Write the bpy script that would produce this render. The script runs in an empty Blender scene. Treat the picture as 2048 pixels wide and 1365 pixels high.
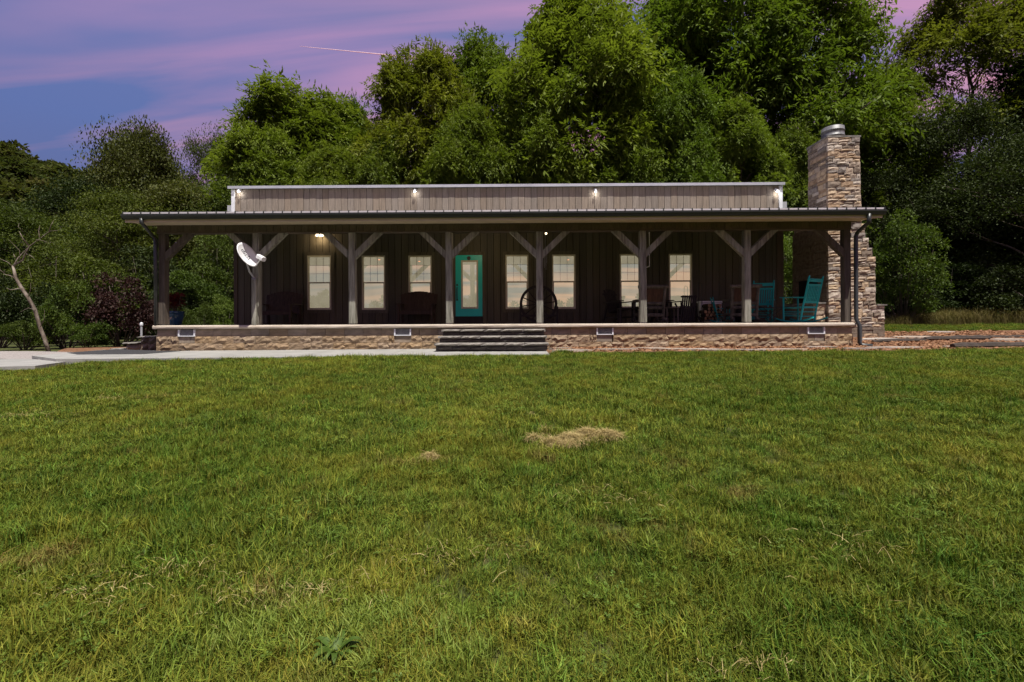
import bpy, bmesh, math, random
import numpy as np
from mathutils import Vector, Matrix, Euler
R = math.radians
random.seed(7); rng = np.random.default_rng(11)
sc = bpy.context.scene
col = sc.collection

# ------------------------------------------------------------------ camera
F = 0.65                                  # porch floor level, also the eye level
YAW, ROLL, FPX, HOR = R(0.5), 0.0043, 910.0, 648.0
CAM = Vector((0.0, -12.0, F + 0.004))
cd = bpy.data.cameras.new('camera'); cam = bpy.data.objects.new('camera', cd); col.objects.link(cam)
cd.sensor_width = 36.0; cd.lens = 36.0 * FPX / 2048.0
cd.shift_y = -(682.5 - HOR) / 2048.0
cd.clip_start = 0.05; cd.clip_end = 20000
cam.location = CAM; cam.rotation_euler = (R(90), ROLL, YAW)
sc.camera = cam
RM = Euler((R(90), ROLL, YAW)).to_matrix()
def W(px, py, Y):
    """photo pixel + depth plane -> world point"""
    d = RM @ Vector(((px - 1024) / FPX, -(py - HOR) / FPX, -1.0))
    t = (Y - CAM.y) / d.y
    return CAM + d * t
def WX(px, Y): return W(px, 648, Y).x
def WZ(py, Y, px=1024): return W(px, py, Y).z

# ------------------------------------------------------------------ light
SUNV = Vector((0.20, -0.36, 1.0)).normalized()
sd = bpy.data.lights.new('sun', 'SUN'); so = bpy.data.objects.new('sun', sd); col.objects.link(so)
sd.energy = 5.0; sd.angle = R(0.5); sd.color = (1.0, 0.95, 0.86)
so.rotation_euler = SUNV.to_track_quat('Z', 'Y').to_euler(); so.location = (6, -10, 30)
sc.view_settings.view_transform = 'Standard'; sc.view_settings.look = 'None'
sc.view_settings.gamma = 1.0; sc.view_settings.exposure = 0.45
sc.view_settings.use_curve_mapping = False
cy = sc.cycles; cy.max_bounces = 6; cy.diffuse_bounces = 3; cy.glossy_bounces = 3; cy.transmission_bounces = 3; cy.transparent_max_bounces = 8
cy.caustics_reflective = False; cy.caustics_refractive = False; cy.use_adaptive_sampling = True; cy.adaptive_threshold = 0.02

def N(nt, t, **kw):
    n = nt.nodes.new(t)
    for k, v in kw.items(): setattr(n, k, v)
    return n
def ramp(nt, stops, src=None, interp='LINEAR'):
    r = N(nt, 'ShaderNodeValToRGB'); cr = r.color_ramp; cr.interpolation = interp
    while len(cr.elements) < len(stops): cr.elements.new(0.5)
    for e, (p, c) in zip(cr.elements, stops):
        e.position = p; e.color = (*c, 1) if len(c) == 3 else c
    if src is not None: nt.links.new(src, r.inputs[0])
    return r
def math_n(nt, op, a, b=None, clamp=False):
    m = N(nt, 'ShaderNodeMath', operation=op, use_clamp=clamp)
    for i, v in enumerate((a, b)):
        if v is None: continue
        if isinstance(v, (int, float)): m.inputs[i].default_value = v
        else: nt.links.new(v, m.inputs[i])
    return m.outputs[0]
def mixc(nt, f, a, b, blend='MIX'):
    m = N(nt, 'ShaderNodeMix', data_type='RGBA', blend_type=blend)
    for i, v in ((0, f), (6, a), (7, b)):
        if isinstance(v, (int, float)): m.inputs[i].default_value = v
        elif isinstance(v, tuple): m.inputs[i].default_value = (*v, 1) if len(v) == 3 else v
        else: nt.links.new(v, m.inputs[i])
    return m.outputs[2]

world = bpy.data.worlds.new('World'); sc.world = world; world.use_nodes = True
nt = world.node_tree; nt.nodes.clear()
out = N(nt, 'ShaderNodeOutputWorld'); bg = N(nt, 'ShaderNodeBackground')
tc = N(nt, 'ShaderNodeTexCoord'); sep = N(nt, 'ShaderNodeSeparateXYZ')
nt.links.new(tc.outputs['Generated'], sep.inputs[0])
sky = N(nt, 'ShaderNodeTexSky', sky_type='NISHITA'); sky.sun_disc = False
sky.sun_elevation = math.asin(SUNV.z); sky.sun_rotation = math.atan2(SUNV.x, SUNV.y)
zc = math_n(nt, 'MAXIMUM', sep.outputs[2], 0.0)
base = ramp(nt, [(0.0, (0.155, 0.120, 0.235)), (0.16, (0.112, 0.130, 0.290)), (0.32, (0.110, 0.160, 0.39)),
                 (0.50, (0.140, 0.180, 0.42)), (.72, (.21, .21, .37)), (1.0, (0.25, 0.23, 0.36))], zc)
# streaky dusk clouds on a plane high above: stretched along x, slightly turned
den = math_n(nt, 'ADD', zc, 0.22)
px_ = math_n(nt, 'DIVIDE', sep.outputs[0], den); py_ = math_n(nt, 'DIVIDE', sep.outputs[1], den)
cmb = N(nt, 'ShaderNodeCombineXYZ'); nt.links.new(px_, cmb.inputs[0]); nt.links.new(py_, cmb.inputs[1])
mp = N(nt, 'ShaderNodeMapping'); mp.inputs['Rotation'].default_value = (0, 0, R(-9)); mp.inputs['Scale'].default_value = (0.55, 3.0, 1)
mp.inputs['Location'].default_value = (1.3, 0.35, 0)
nt.links.new(cmb.outputs[0], mp.inputs[0])
n1 = N(nt, 'ShaderNodeTexNoise'); n1.inputs['Scale'].default_value = 1.5; n1.inputs['Detail'].default_value = 5; n1.inputs['Roughness'].default_value = 0.47
n1.inputs['Distortion'].default_value = 0.5
nt.links.new(mp.outputs[0], n1.inputs['Vector'])
cl = ramp(nt, [(0.41, (0, 0, 0)), (0.60, (1, 1, 1))], n1.outputs['Fac'])
lowz = ramp(nt, [(0.0, (1, 1, 1)), (0.55, (0.75, 0.75, 0.75)), (1.0, (0.4, 0.4, 0.4))], zc)
xw = N(nt, 'ShaderNodeMapRange'); nt.links.new(sep.outputs[0], xw.inputs[0])
xw.inputs[1].default_value = -0.70; xw.inputs[2].default_value = 0.0; xw.inputs[3].default_value = 0.26; xw.inputs[4].default_value = 1.0
cf = math_n(nt, 'MULTIPLY', cl.outputs[0], lowz.outputs[0]); cf = math_n(nt, 'MULTIPLY', cf, xw.outputs[0], True)
pink = ramp(nt, [(0.0, (0.95, 0.39, 0.36)), (0.3, (0.90, 0.37, 0.41)), (0.45, (0.66, 0.32, 0.50)), (.7, (0.40, 0.25, 0.48)), (1, (0.33, 0.23, 0.46))], zc)
dusk = mixc(nt, cf, base.outputs[0], pink.outputs[0])
nish = mixc(nt, 1.0, sky.outputs[0], (0.05, 0.05, 0.05), 'MULTIPLY')
skyc = mixc(nt, 0.10, dusk, nish)
nt.links.new(skyc, bg.inputs['Color']); bg.inputs['Strength'].default_value = 0.82
nt.links.new(bg.outputs[0], out.inputs[0])

# ------------------------------------------------------------------ materials
MATS = {}
def pbr(name, cols, scale=(1, 1, 1), nscale=4.0, detail=6, rough=0.8, bump=0.0, bscale=None, rand=0.0, hue=0.0, spec=0.3, metal=0.0,
        second=None, coord='Object', dist=0.01):
    """noise -> colour ramp, per-object brightness, optional second darker stain noise, bump"""
    m = bpy.data.materials.new(name); m.use_nodes = True; nt = m.node_tree
    b = nt.nodes['Principled BSDF']
    t = N(nt, 'ShaderNodeTexCoord'); oi = N(nt, 'ShaderNodeObjectInfo')
    off = N(nt, 'ShaderNodeVectorMath', operation='SCALE'); off.inputs[0].default_value = (37, 23, 51); nt.links.new(oi.outputs['Random'], off.inputs['Scale'])
    add = N(nt, 'ShaderNodeVectorMath', operation='ADD'); nt.links.new(off.outputs[0], add.inputs[1])
    if coord == 'World':
        g = N(nt, 'ShaderNodeNewGeometry'); nt.links.new(g.outputs['Position'], add.inputs[0]); off.inputs[0].default_value = (0, 0, 0)
    else:
        nt.links.new(t.outputs[coord], add.inputs[0])
    mp = N(nt, 'ShaderNodeMapping'); mp.inputs['Scale'].default_value = scale; nt.links.new(add.outputs[0], mp.inputs[0])
    n = N(nt, 'ShaderNodeTexNoise'); n.inputs['Scale'].default_value = nscale; n.inputs['Detail'].default_value = detail; n.inputs['Roughness'].default_value = 0.62
    nt.links.new(mp.outputs[0], n.inputs['Vector'])
    k = len(cols)
    r = ramp(nt, [(0.28 + 0.44 * i / max(1, k - 1), c) for i, c in enumerate(cols)], n.outputs['Fac'])
    c = r.outputs[0]
    if second:
        n2 = N(nt, 'ShaderNodeTexNoise'); n2.inputs['Scale'].default_value = second[0]; n2.inputs['Detail'].default_value = 5
        nt.links.new(add.outputs[0] if len(second) < 4 else mp.outputs[0], n2.inputs['Vector'])
        r2 = ramp(nt, [(second[3] if len(second) > 3 else 0.45, (0, 0, 0)), (0.72, (1, 1, 1))], n2.outputs['Fac'])
        f2 = math_n(nt, 'MULTIPLY', r2.outputs[0], second[2])
        c = mixc(nt, f2, c, second[1])
    if rand or hue:
        h = N(nt, 'ShaderNodeHueSaturation'); nt.links.new(c, h.inputs['Color'])
        v = N(nt, 'ShaderNodeMapRange'); nt.links.new(oi.outputs['Random'], v.inputs[0]); v.inputs[3].default_value = 1 - rand; v.inputs[4].default_value = 1 + rand
        nt.links.new(v.outputs[0], h.inputs['Value'])
        if hue:
            rr = math_n(nt, 'FRACT', math_n(nt, 'MULTIPLY', oi.outputs['Random'], 13.7))
            s = N(nt, 'ShaderNodeMapRange'); nt.links.new(rr, s.inputs[0]); s.inputs[3].default_value = 1 - hue * 4; s.inputs[4].default_value = 1 + hue * 4
            nt.links.new(s.outputs[0], h.inputs['Saturation'])
        c = h.outputs[0]
    nt.links.new(c, b.inputs['Base Color'])
    b.inputs['Roughness'].default_value = rough; b.inputs['Metallic'].default_value = metal
    b.inputs['Specular IOR Level'].default_value = spec
    if bump:
        n3 = N(nt, 'ShaderNodeTexNoise'); n3.inputs['Scale'].default_value = bscale or nscale * 2; n3.inputs['Detail'].default_value = 6
        nt.links.new(mp.outputs[0], n3.inputs['Vector'])
        bp = N(nt, 'ShaderNodeBump'); bp.inputs['Strength'].default_value = bump; bp.inputs['Distance'].default_value = dist
        nt.links.new(n3.outputs['Fac'], bp.inputs['Height']); nt.links.new(bp.outputs[0], b.inputs['Normal'])
    MATS[name] = m
    return m
def emis(name, color, strength):
    m = bpy.data.materials.new(name); m.use_nodes = True; nt = m.node_tree; nt.nodes.clear()
    o = N(nt, 'ShaderNodeOutputMaterial'); e = N(nt, 'ShaderNodeEmission'); e.inputs[0].default_value = (*color, 1); e.inputs[1].default_value = strength
    nt.links.new(e.outputs[0], o.inputs[0]); MATS[name] = m; return m

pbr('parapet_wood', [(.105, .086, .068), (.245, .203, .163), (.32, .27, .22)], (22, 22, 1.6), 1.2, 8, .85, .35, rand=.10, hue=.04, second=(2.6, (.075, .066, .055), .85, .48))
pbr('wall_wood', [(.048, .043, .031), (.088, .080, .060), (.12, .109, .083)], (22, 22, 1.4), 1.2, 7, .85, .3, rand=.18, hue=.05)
pbr('trim_wood', [(.07, .06, .05), (.12, .10, .085)], (14, 14, 1.4), 1.2, 6, .85, .3, rand=.1)
pbr('beam_wood', [(.06, .046, .035), (.105, .082, .06), (.14, .108, .08)], (18, 18, 1.6), 1.2, 7, .85, .3, rand=.15)
pbr('corner_post_wood', [(.035, .028, .022), (.085, .070, .056), (.13, .108, .088)], (13, 13, 1.1), 1.3, 9, .85, .5)  # darker copy of the post wood, shade on the end posts put into colour
pbr('post_wood', [(.066, .064, .050), (.185, .182, .148), (.285, .28, .232), (.36, .352, .295)], (13, 13, 1.1), 1.3, 9, .85, .5, rand=.06, second=(1.7, (.09, .075, .065), .8, .48))
pbr('soffit', [(.52, .43, .31), (.60, .50, .37)], (1, 1, 1), 3, 3, .6)
pbr('gutter_metal', [(.022, .026, .025), (.035, .04, .038)], (1, 1, 1), 3, 3, .4, spec=.5)
pbr('roof_metal', [(.60, .585, .57), (.70, .68, .67)], (1, 1, 1), 2, 4, .4, spec=.5, metal=.3)
pbr('coping_metal', [(.42, .44, .47), (.55, .57, .60)], (1, 1, 1), 2, 4, .35, spec=.5, metal=.3)
pbr('concrete', [(.22, .22, .205), (.285, .282, .265), (.33, .325, .305)], (1, 1, 1), 2.2, 8, .9, .15, 40, coord='World', second=(.7, (.22, .215, .20), .5))
pbr('slab_concrete', [(.33, .28, .22), (.46, .40, .33), (.52, .46, .385)], (1.5, 6, 6), 2.2, 8, .85, .2, 18, coord='World')
pbr('smooth_block', [(.17, .138, .10), (.26, .212, .16), (.33, .272, .21)], (1, 1, 1), 2.5, 7, .92, .25, 30, rand=.14, hue=.06, second=(1.1, (.12, .105, .08), .6))
pbr('split_block', [(.15, .105, .06), (.285, .205, .128), (.38, .29, .195)], (1, 1, 1), 3.0, 8, .95, .7, 9, rand=.10, hue=.03, dist=.03)
pbr('mortar', [(.10, .085, .07), (.16, .14, .12)], (1, 1, 1), 8, 4, .95)
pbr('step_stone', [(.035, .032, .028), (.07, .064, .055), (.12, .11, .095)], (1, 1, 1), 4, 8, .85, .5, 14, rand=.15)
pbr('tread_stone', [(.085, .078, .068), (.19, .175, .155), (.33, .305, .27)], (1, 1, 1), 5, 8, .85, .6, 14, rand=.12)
pbr('flagstone', [(.14, .115, .095), (.26, .22, .185), (.36, .315, .27)], (1, 1, 1), 2.5, 8, .9, .4, 12, rand=.2, hue=.06, coord='World')
pbr('mulch', [(.07, .034, .018), (.17, .082, .042), (.26, .14, .075)], (1, 1, 1), 16, 8, .95, .9, 30, coord='World', dist=.03, second=(1.2, (.17, .115, .07), .6))
pbr('chip', [(.11, .05, .024), (.25, .125, .062), (.37, .22, .125)], (1, 1, 1), 9, 3, .9, rand=.2, coord='World')
pbr('gravel', [(.17, .15, .14), (.27, .245, .23), (.35, .325, .31)], (1, 1, 1), 30, 6, .95, .8, 50, coord='World')
pbr('asphalt', [(.028, .028, .03), (.05, .05, .052)], (1, 1, 1), 25, 6, .9, .5, 60, coord='World')  # near-black colour of the shadow painted on the walkway
pbr('timber', [(.03, .025, .02), (.075, .06, .05)], (1, 1, 1), 9, 6, .9, .6, 20)
pbr('soil', [(.030, .038, .008), (.05, .06, .012), (.08, .07, .024)], (1, 1, 1), 2.5, 9, 1.0, .8, 40, coord='World')
pbr('forest_floor', [(.02, .03, .012), (.045, .055, .02), (.06, .05, .025)], (1, 1, 1), 1.5, 8, 1.0, .5, 8, coord='World')
pbr('bark', [(.05, .04, .03), (.11, .09, .07), (.16, .14, .115)], (7, 7, 1.5), 2, 8, .95, .7)
pbr('dead_bark', [(.06, .045, .035), (.14, .11, .085), (.30, .26, .215)], (5, 5, 2.0), 2.2, 8, .9, .5)
pbr('teal_paint', [(.006, .30, .31), (.01, .38, .385)], (1, 1, 1), 6, 4, .45, spec=.4)
pbr('door_paint', [(.012, .50, .48), (.018, .58, .54)], (1, 1, 1), 1.5, 3, .4, spec=.4)
pbr('dark_furniture', [(.012, .010, .009), (.026, .022, .02)], (9, 9, 2), 2, 5, .6)
pbr('bench_wood', [(.02, .012, .008), (.042, .026, .017), (.06, .038, .026)], (12, 12, 2), 1.5, 6, .7, rand=.1)
pbr('log_wood', [(.03, .026, .02), (.085, .072, .057), (.17, .145, .118)], (8, 8, 3), 1.6, 7, .8, .4, rand=.1)
pbr('brown_slat', [(.03, .014, .007), (.065, .031, .016), (.09, .045, .023)], (12, 12, 1.5), 1.5, 6, .7, rand=.15)
pbr('log_end', [(.20, .11, .055), (.36, .21, .11), (.45, .29, .16)], (1, 1, 1), 12, 6, .9, rand=.3)
pbr('log_bark', [(.04, .03, .022), (.09, .07, .05)], (1, 1, 1), 14, 6, .95, .5)
pbr('black_iron', [(.012, .012, .012), (.02, .02, .02)], (1, 1, 1), 6, 3, .5, spec=.5)
pbr('white_plastic', [(.76, .77, .78), (.82, .82, .83)], (1, 1, 1), 4, 3, .4, spec=.4)
pbr('galvanised', [(.16, .16, .17), (.30, .30, .31)], (6, 6, 1), 3, 5, .32, spec=.5, metal=.8)
pbr('flue_metal', [(.10, .10, .105), (.22, .22, .22)], (6, 6, 1), 3, 5, .5, spec=.4, metal=.2)
pbr('grey_plastic', [(.33, .34, .36), (.40, .41, .43)], (1, 1, 1), 3, 3, .5)
pbr('window_vinyl', [(.50, .47, .38), (.58, .55, .45)], (1, 1, 1), 3, 3, .5)
pbr('pot_glaze', [(.006, .035, .085), (.01, .06, .13)], (1, 1, 1), 5, 4, .25, spec=.6)
pbr('pot_bird', [(.36, .26, .25), (.45, .34, .32)], (1, 1, 1), 9, 3, .5)
pbr('pot_yellow', [(.45, .30, .05), (.55, .38, .08)], (1, 1, 1), 9, 3, .5)
pbr('lettering', [(.05, .05, .055), (.08, .08, .085)], (1, 1, 1), 4, 2, .6)
pbr('dark_void', [(.006, .006, .006), (.01, .01, .01)], (1, 1, 1), 4, 2, .9)
pbr('white_trim', [(.60, .62, .66), (.70, .72, .75)], (1, 1, 1), 4, 2, .5)
pbr('cloud_white', [(.85, .66, .64), (.9, .70, .68)], (1, 1, 1), 1, 2, 1.0)
emis('lamp_white', (1.0, .96, .88), 14.0)
emis('lamp_warm', (1.0, .74, .42), 5.0)
emis('lamp_red', (1.0, .42, .22), 1.6)

def stone_mat():
    m = bpy.data.materials.new('ledge_stone'); m.use_nodes = True; nt = m.node_tree; b = nt.nodes['Principled BSDF']
    oi = N(nt, 'ShaderNodeObjectInfo')
    pal = ramp(nt, [(0.0, (.22, .175, .135)), (.14, (.36, .29, .225)), (.30, (.48, .39, .30)), (.44, (.36, .255, .165)), (.56, (.50, .385, .26)),
                    (.68, (.27, .235, .205)), (.80, (.54, .47, .39)), (.92, (.42, .31, .21)), (1, (.27, .215, .18))], oi.outputs['Random'], 'CONSTANT')
    t = N(nt, 'ShaderNodeTexCoord'); off = N(nt, 'ShaderNodeVectorMath', operation='SCALE'); off.inputs[0].default_value = (37, 23, 51)
    nt.links.new(oi.outputs['Random'], off.inputs['Scale'])
    g = N(nt, 'ShaderNodeNewGeometry')
    add = N(nt, 'ShaderNodeVectorMath', operation='ADD'); nt.links.new(g.outputs['Position'], add.inputs[0]); nt.links.new(off.outputs[0], add.inputs[1])
    n = N(nt, 'ShaderNodeTexNoise'); n.inputs['Scale'].default_value = 9; n.inputs['Detail'].default_value = 8; nt.links.new(add.outputs[0], n.inputs['Vector'])
    v = ramp(nt, [(.30, (.55, .52, .50)), (.55, (1, 1, 1)), (.75, (1.0, 1.0, 1.0))], n.outputs['Fac'])
    c = mixc(nt, 1.0, pal.outputs[0], v.outputs[0], 'MULTIPLY')
    nt.links.new(c, b.inputs['Base Color']); b.inputs['Roughness'].default_value = .9; b.inputs['Specular IOR Level'].default_value = .2
    bp = N(nt, 'ShaderNodeBump'); bp.inputs['Strength'].default_value = .6; bp.inputs['Distance'].default_value = .02
    n3 = N(nt, 'ShaderNodeTexNoise'); n3.inputs['Scale'].default_value = 22; n3.inputs['Detail'].default_value = 6; nt.links.new(add.outputs[0], n3.inputs['Vector'])
    nt.links.new(n3.outputs['Fac'], bp.inputs['Height']); nt.links.new(bp.outputs[0], b.inputs['Normal'])
    MATS['ledge_stone'] = m
stone_mat()

def leaf_mat(name, dark, light, transl=.35, vary=.12, gloss=.025, patches=None):
    m = bpy.data.materials.new(name); m.use_nodes = True; nt = m.node_tree; nt.nodes.clear()
    o = N(nt, 'ShaderNodeOutputMaterial'); at = N(nt, 'ShaderNodeAttribute', attribute_name='tint'); oi = N(nt, 'ShaderNodeObjectInfo')
    c = mixc(nt, at.outputs['Fac'], dark, light)
    if patches:
        g = N(nt, 'ShaderNodeNewGeometry')
        for sc_, colr, amt, lo, hi in patches:
            n = N(nt, 'ShaderNodeTexNoise'); n.inputs['Scale'].default_value = sc_; n.inputs['Detail'].default_value = 4; nt.links.new(g.outputs['Position'], n.inputs['Vector'])
            r = ramp(nt, [(lo, (0, 0, 0)), (hi, (1, 1, 1))], n.outputs['Fac'])
            f = math_n(nt, 'MULTIPLY', r.outputs[0], amt)
            c = mixc(nt, f, c, colr)
    h = N(nt, 'ShaderNodeHueSaturation'); nt.links.new(c, h.inputs['Color'])
    v = N(nt, 'ShaderNodeMapRange'); nt.links.new(oi.outputs['Random'], v.inputs[0]); v.inputs[3].default_value = 1 - vary; v.inputs[4].default_value = 1 + vary
    nt.links.new(v.outputs[0], h.inputs['Value'])
    v2 = N(nt, 'ShaderNodeMapRange'); nt.links.new(math_n(nt, 'FRACT', math_n(nt, 'MULTIPLY', oi.outputs['Random'], 17.3)), v2.inputs[0])
    v2.inputs[3].default_value = .5 - vary * .12; v2.inputs[4].default_value = .5 + vary * .10; nt.links.new(v2.outputs[0], h.inputs['Hue'])
    d = N(nt, 'ShaderNodeBsdfDiffuse'); nt.links.new(h.outputs[0], d.inputs[0])
    tr = N(nt, 'ShaderNodeBsdfTranslucent'); tcol = mixc(nt, 1.0, h.outputs[0], (1.25, 1.35, .6), 'MULTIPLY'); nt.links.new(tcol, tr.inputs[0])
    ms = N(nt, 'ShaderNodeMixShader'); ms.inputs[0].default_value = transl; nt.links.new(d.outputs[0], ms.inputs[1]); nt.links.new(tr.outputs[0], ms.inputs[2])
    gl = N(nt, 'ShaderNodeBsdfGlossy'); gl.inputs['Roughness'].default_value = .6; gl.inputs['Color'].default_value = (.55, .6, .45, 1)
    m2 = N(nt, 'ShaderNodeMixShader'); m2.inputs[0].default_value = gloss; nt.links.new(ms.outputs[0], m2.inputs[1]); nt.links.new(gl.outputs[0], m2.inputs[2])
    nt.links.new(m2.outputs[0], o.inputs[0]); MATS[name] = m
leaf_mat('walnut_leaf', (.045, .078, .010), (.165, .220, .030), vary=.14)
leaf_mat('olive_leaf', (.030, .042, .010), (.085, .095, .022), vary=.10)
leaf_mat('dark_leaf', (.012, .020, .006), (.034, .050, .011), transl=.25, vary=.12)  # darkened foliage colour, the shade under the trees is painted in
leaf_mat('shrub_leaf', (.028, .048, .008), (.088, .118, .018), vary=.16)
leaf_mat('lime_leaf', (.060, .10, .014), (.16, .21, .035), vary=.08)
leaf_mat('purple_leaf', (.022, .010, .012), (.060, .024, .026), transl=.2, vary=.08)
leaf_mat('red_leaf', (.045, .006, .008), (.12, .012, .016), transl=.2, vary=.05)
leaf_mat('hill_leaf', (.032, .044, .014), (.088, .095, .030), vary=.25, gloss=.0)
leaf_mat('grass_blade', (.028, .054, .006), (.220, .275, .036), transl=.20, vary=.38, gloss=.02,
         patches=[(.4, (.045, .095, .006), .5, .46, .60), (.8, (.27, .26, .035), .38, .50, .66), (3.0, (.25, .18, .06), .45, .60, .72)])
leaf_mat('pale_blade', (.12, .19, .02), (.27, .34, .07), transl=.3, vary=.1)
leaf_mat('walnut_yellow', (.060, .080, .010), (.19, .205, .030), vary=.06)
leaf_mat('dry_blade', (.25, .20, .075), (.54, .45, .20), transl=.15, vary=.12, gloss=.02)
leaf_mat('tall_dry', (.10, .085, .03), (.20, .17, .07), transl=.2, vary=.1, gloss=.0)
leaf_mat('weed_leaf', (.055, .105, .010), (.12, .185, .022), transl=.25, vary=.05, gloss=.06)

def glass_mat():
    m = bpy.data.materials.new('window_glass'); m.use_nodes = True; nt = m.node_tree; nt.nodes.clear()
    o = N(nt, 'ShaderNodeOutputMaterial'); tr = N(nt, 'ShaderNodeBsdfTransparent'); gl = N(nt, 'ShaderNodeBsdfGlossy')
    gl.inputs['Roughness'].default_value = 0.01; gl.inputs['Color'].default_value = (.80, 1.0, .66, 1)
    ms = N(nt, 'ShaderNodeMixShader'); ms.inputs[0].default_value = .40
    nt.links.new(tr.outputs[0], ms.inputs[1]); nt.links.new(gl.outputs[0], ms.inputs[2]); nt.links.new(ms.outputs[0], o.inputs[0]); MATS['window_glass'] = m
glass_mat()
def curtain_mat():
    m = bpy.data.materials.new('lit_blind'); m.use_nodes = True; nt = m.node_tree; nt.nodes.clear()
    o = N(nt, 'ShaderNodeOutputMaterial'); e = N(nt, 'ShaderNodeEmission'); t = N(nt, 'ShaderNodeTexCoord')
    n = N(nt, 'ShaderNodeTexNoise'); n.inputs['Scale'].default_value = 1.7; n.inputs['Detail'].default_value = 3; nt.links.new(t.outputs['Object'], n.inputs['Vector'])
    r = ramp(nt, [(.25, (.42, .365, .235)), (.5, (.54, .475, .325)), (.75, (.62, .55, .39))], n.outputs['Fac']); nt.links.new(r.outputs[0], e.inputs[0]); e.inputs[1].default_value = .62
    nt.links.new(e.outputs[0], o.inputs[0]); MATS['lit_blind'] = m
curtain_mat()

# ------------------------------------------------------------------ mesh helpers
class MB:
    def __init__(s): s.v = []; s.f = []
    def add(s, vs, fs):
        o = len(s.v); s.v += [tuple(p) for p in vs]; s.f += [tuple(i + o for i in f) for f in fs]; return s
    def box(s, x0, x1, y0, y1, z0, z1):
        return s.add([(x0, y0, z0), (x1, y0, z0), (x1, y1, z0), (x0, y1, z0), (x0, y0, z1), (x1, y0, z1), (x1, y1, z1), (x0, y1, z1)],
                     [(3, 2, 1, 0), (4, 5, 6, 7), (0, 1, 5, 4), (1, 2, 6, 5), (2, 3, 7, 6), (3, 0, 4, 7)])
    def bar(s, p, q, w, h, up=(0, 0, 1), cham=0.0):
        p = Vector(p); q = Vector(q); d = (q - p).normalized(); u = Vector(up)
        if abs(d.dot(u)) > .98: u = Vector((0, 1, 0))
        a = d.cross(u).normalized(); b = a.cross(d).normalized()
        if cham:
            c = cham; prof = [(-w/2+c, -h/2), (w/2-c, -h/2), (w/2, -h/2+c), (w/2, h/2-c), (w/2-c, h/2), (-w/2+c, h/2), (-w/2, h/2-c), (-w/2, -h/2+c)]
        else: prof = [(-w/2, -h/2), (w/2, -h/2), (w/2, h/2), (-w/2, h/2)]
        k = len(prof); vs = [r + a * x + b * y for r in (p, q) for x, y in prof]
        fs = [tuple(range(k - 1, -1, -1)), tuple(range(k, 2 * k))] + [(i, (i + 1) % k, k + (i + 1) % k, k + i) for i in range(k)]
        return s.add(vs, fs)
    def tube(s, pts, rad, n=8, cap=True):
        pts = [Vector(p) for p in pts]; m = len(pts)
        if isinstance(rad, (int, float)): rad = [rad] * m
        vs = []; a = None
        for i, p in enumerate(pts):
            d = (pts[min(i + 1, m - 1)] - pts[max(i - 1, 0)]).normalized()
            if a is None:
                a = d.cross(Vector((0, 0, 1)))
                if a.length < .1: a = d.cross(Vector((1, 0, 0)))
            a = (a - d * a.dot(d)).normalized(); b = d.cross(a)
            for k in range(n):
                t = 2 * math.pi * k / n; vs.append(p + (a * math.cos(t) + b * math.sin(t)) * rad[i])
        fs = [(i * n + k, i * n + (k + 1) % n, (i + 1) * n + (k + 1) % n, (i + 1) * n + k) for i in range(m - 1) for k in range(n)]
        if cap: fs += [tuple(range(n - 1, -1, -1)), tuple((m - 1) * n + k for k in range(n))]
        return s.add(vs, fs)
    def lathe(s, prof, c=(0, 0, 0), n=20, cap=True):
        vs = [(c[0] + r * math.cos(2*math.pi*k/n), c[1] + r * math.sin(2*math.pi*k/n), c[2] + z) for r, z in prof for k in range(n)]
        m = len(prof)
        fs = [(i*n+k, i*n+(k+1) % n, (i+1)*n+(k+1) % n, (i+1)*n+k) for i in range(m-1) for k in range(n)]
        if cap: fs += [tuple(range(n-1, -1, -1)), tuple((m-1)*n+k for k in range(n))]
        return s.add(vs, fs)
    def prism(s, poly, z0, z1):
        k = len(poly)
        vs = [(x, y, z0) for x, y in poly] + [(x, y, z1) for x, y in poly]
        return s.add(vs, [tuple(range(k-1, -1, -1)), tuple(range(k, 2*k))] + [(i, (i+1) % k, k+(i+1) % k, k+i) for i in range(k)])
    def mesh(s, name, mat, smooth=False):
        me = bpy.data.meshes.new(name); me.from_pydata(s.v, [], s.f); me.update()
        if mat: me.materials.append(MATS[mat])
        if smooth: me.polygons.foreach_set('use_smooth', [True] * len(me.polygons))
        return me
    def build(s, name, mat, parent=None, smooth=False, off=None, loc=None):
        if off is not None: s.v = [(x - off[0], y - off[1], z - off[2]) for x, y, z in s.v]
        return link(name, s.mesh(name, mat, smooth), parent, loc)
def link(name, me, parent=None, loc=None, scale=None, rot=None):
    o = bpy.data.objects.new(name, me); col.objects.link(o)
    if parent: o.parent = parent
    if loc is not None: o.location = loc
    if scale is not None: o.scale = scale
    if rot is not None: o.rotation_euler = rot
    return o
def tag(o, label=None, cat=None, group=None, kind=None):
    if label: o['label'] = label
    if cat: o['category'] = cat
    if group: o['group'] = group
    if kind: o['kind'] = kind
    return o
def thing(name, label, cat, loc=(0, 0, 0), rz=0, group=None):
    o = bpy.data.objects.new(name, None); col.objects.link(o); o.location = loc; o.rotation_euler = (0, 0, rz)
    o.empty_display_size = .2
    return tag(o, label, cat, group)
def copy_tree(o, parent=None):
    c = o.copy(); col.objects.link(c); c.parent = parent
    for ch in o.children: copy_tree(ch, c)
    return c
UB = MB().box(-.5, .5, -.5, .5, -.5, .5)
_unit = {}
def ubox(mat):
    if mat not in _unit: _unit[mat] = UB.mesh('board', mat)
    return _unit[mat]
def plank(name, mat, x0, x1, y0, y1, z0, z1, parent, me=None):
    return link(name, me or ubox(mat), parent, ((x0+x1)/2, (y0+y1)/2, (z0+z1)/2), (x1-x0, y1-y0, z1-z0))
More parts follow.
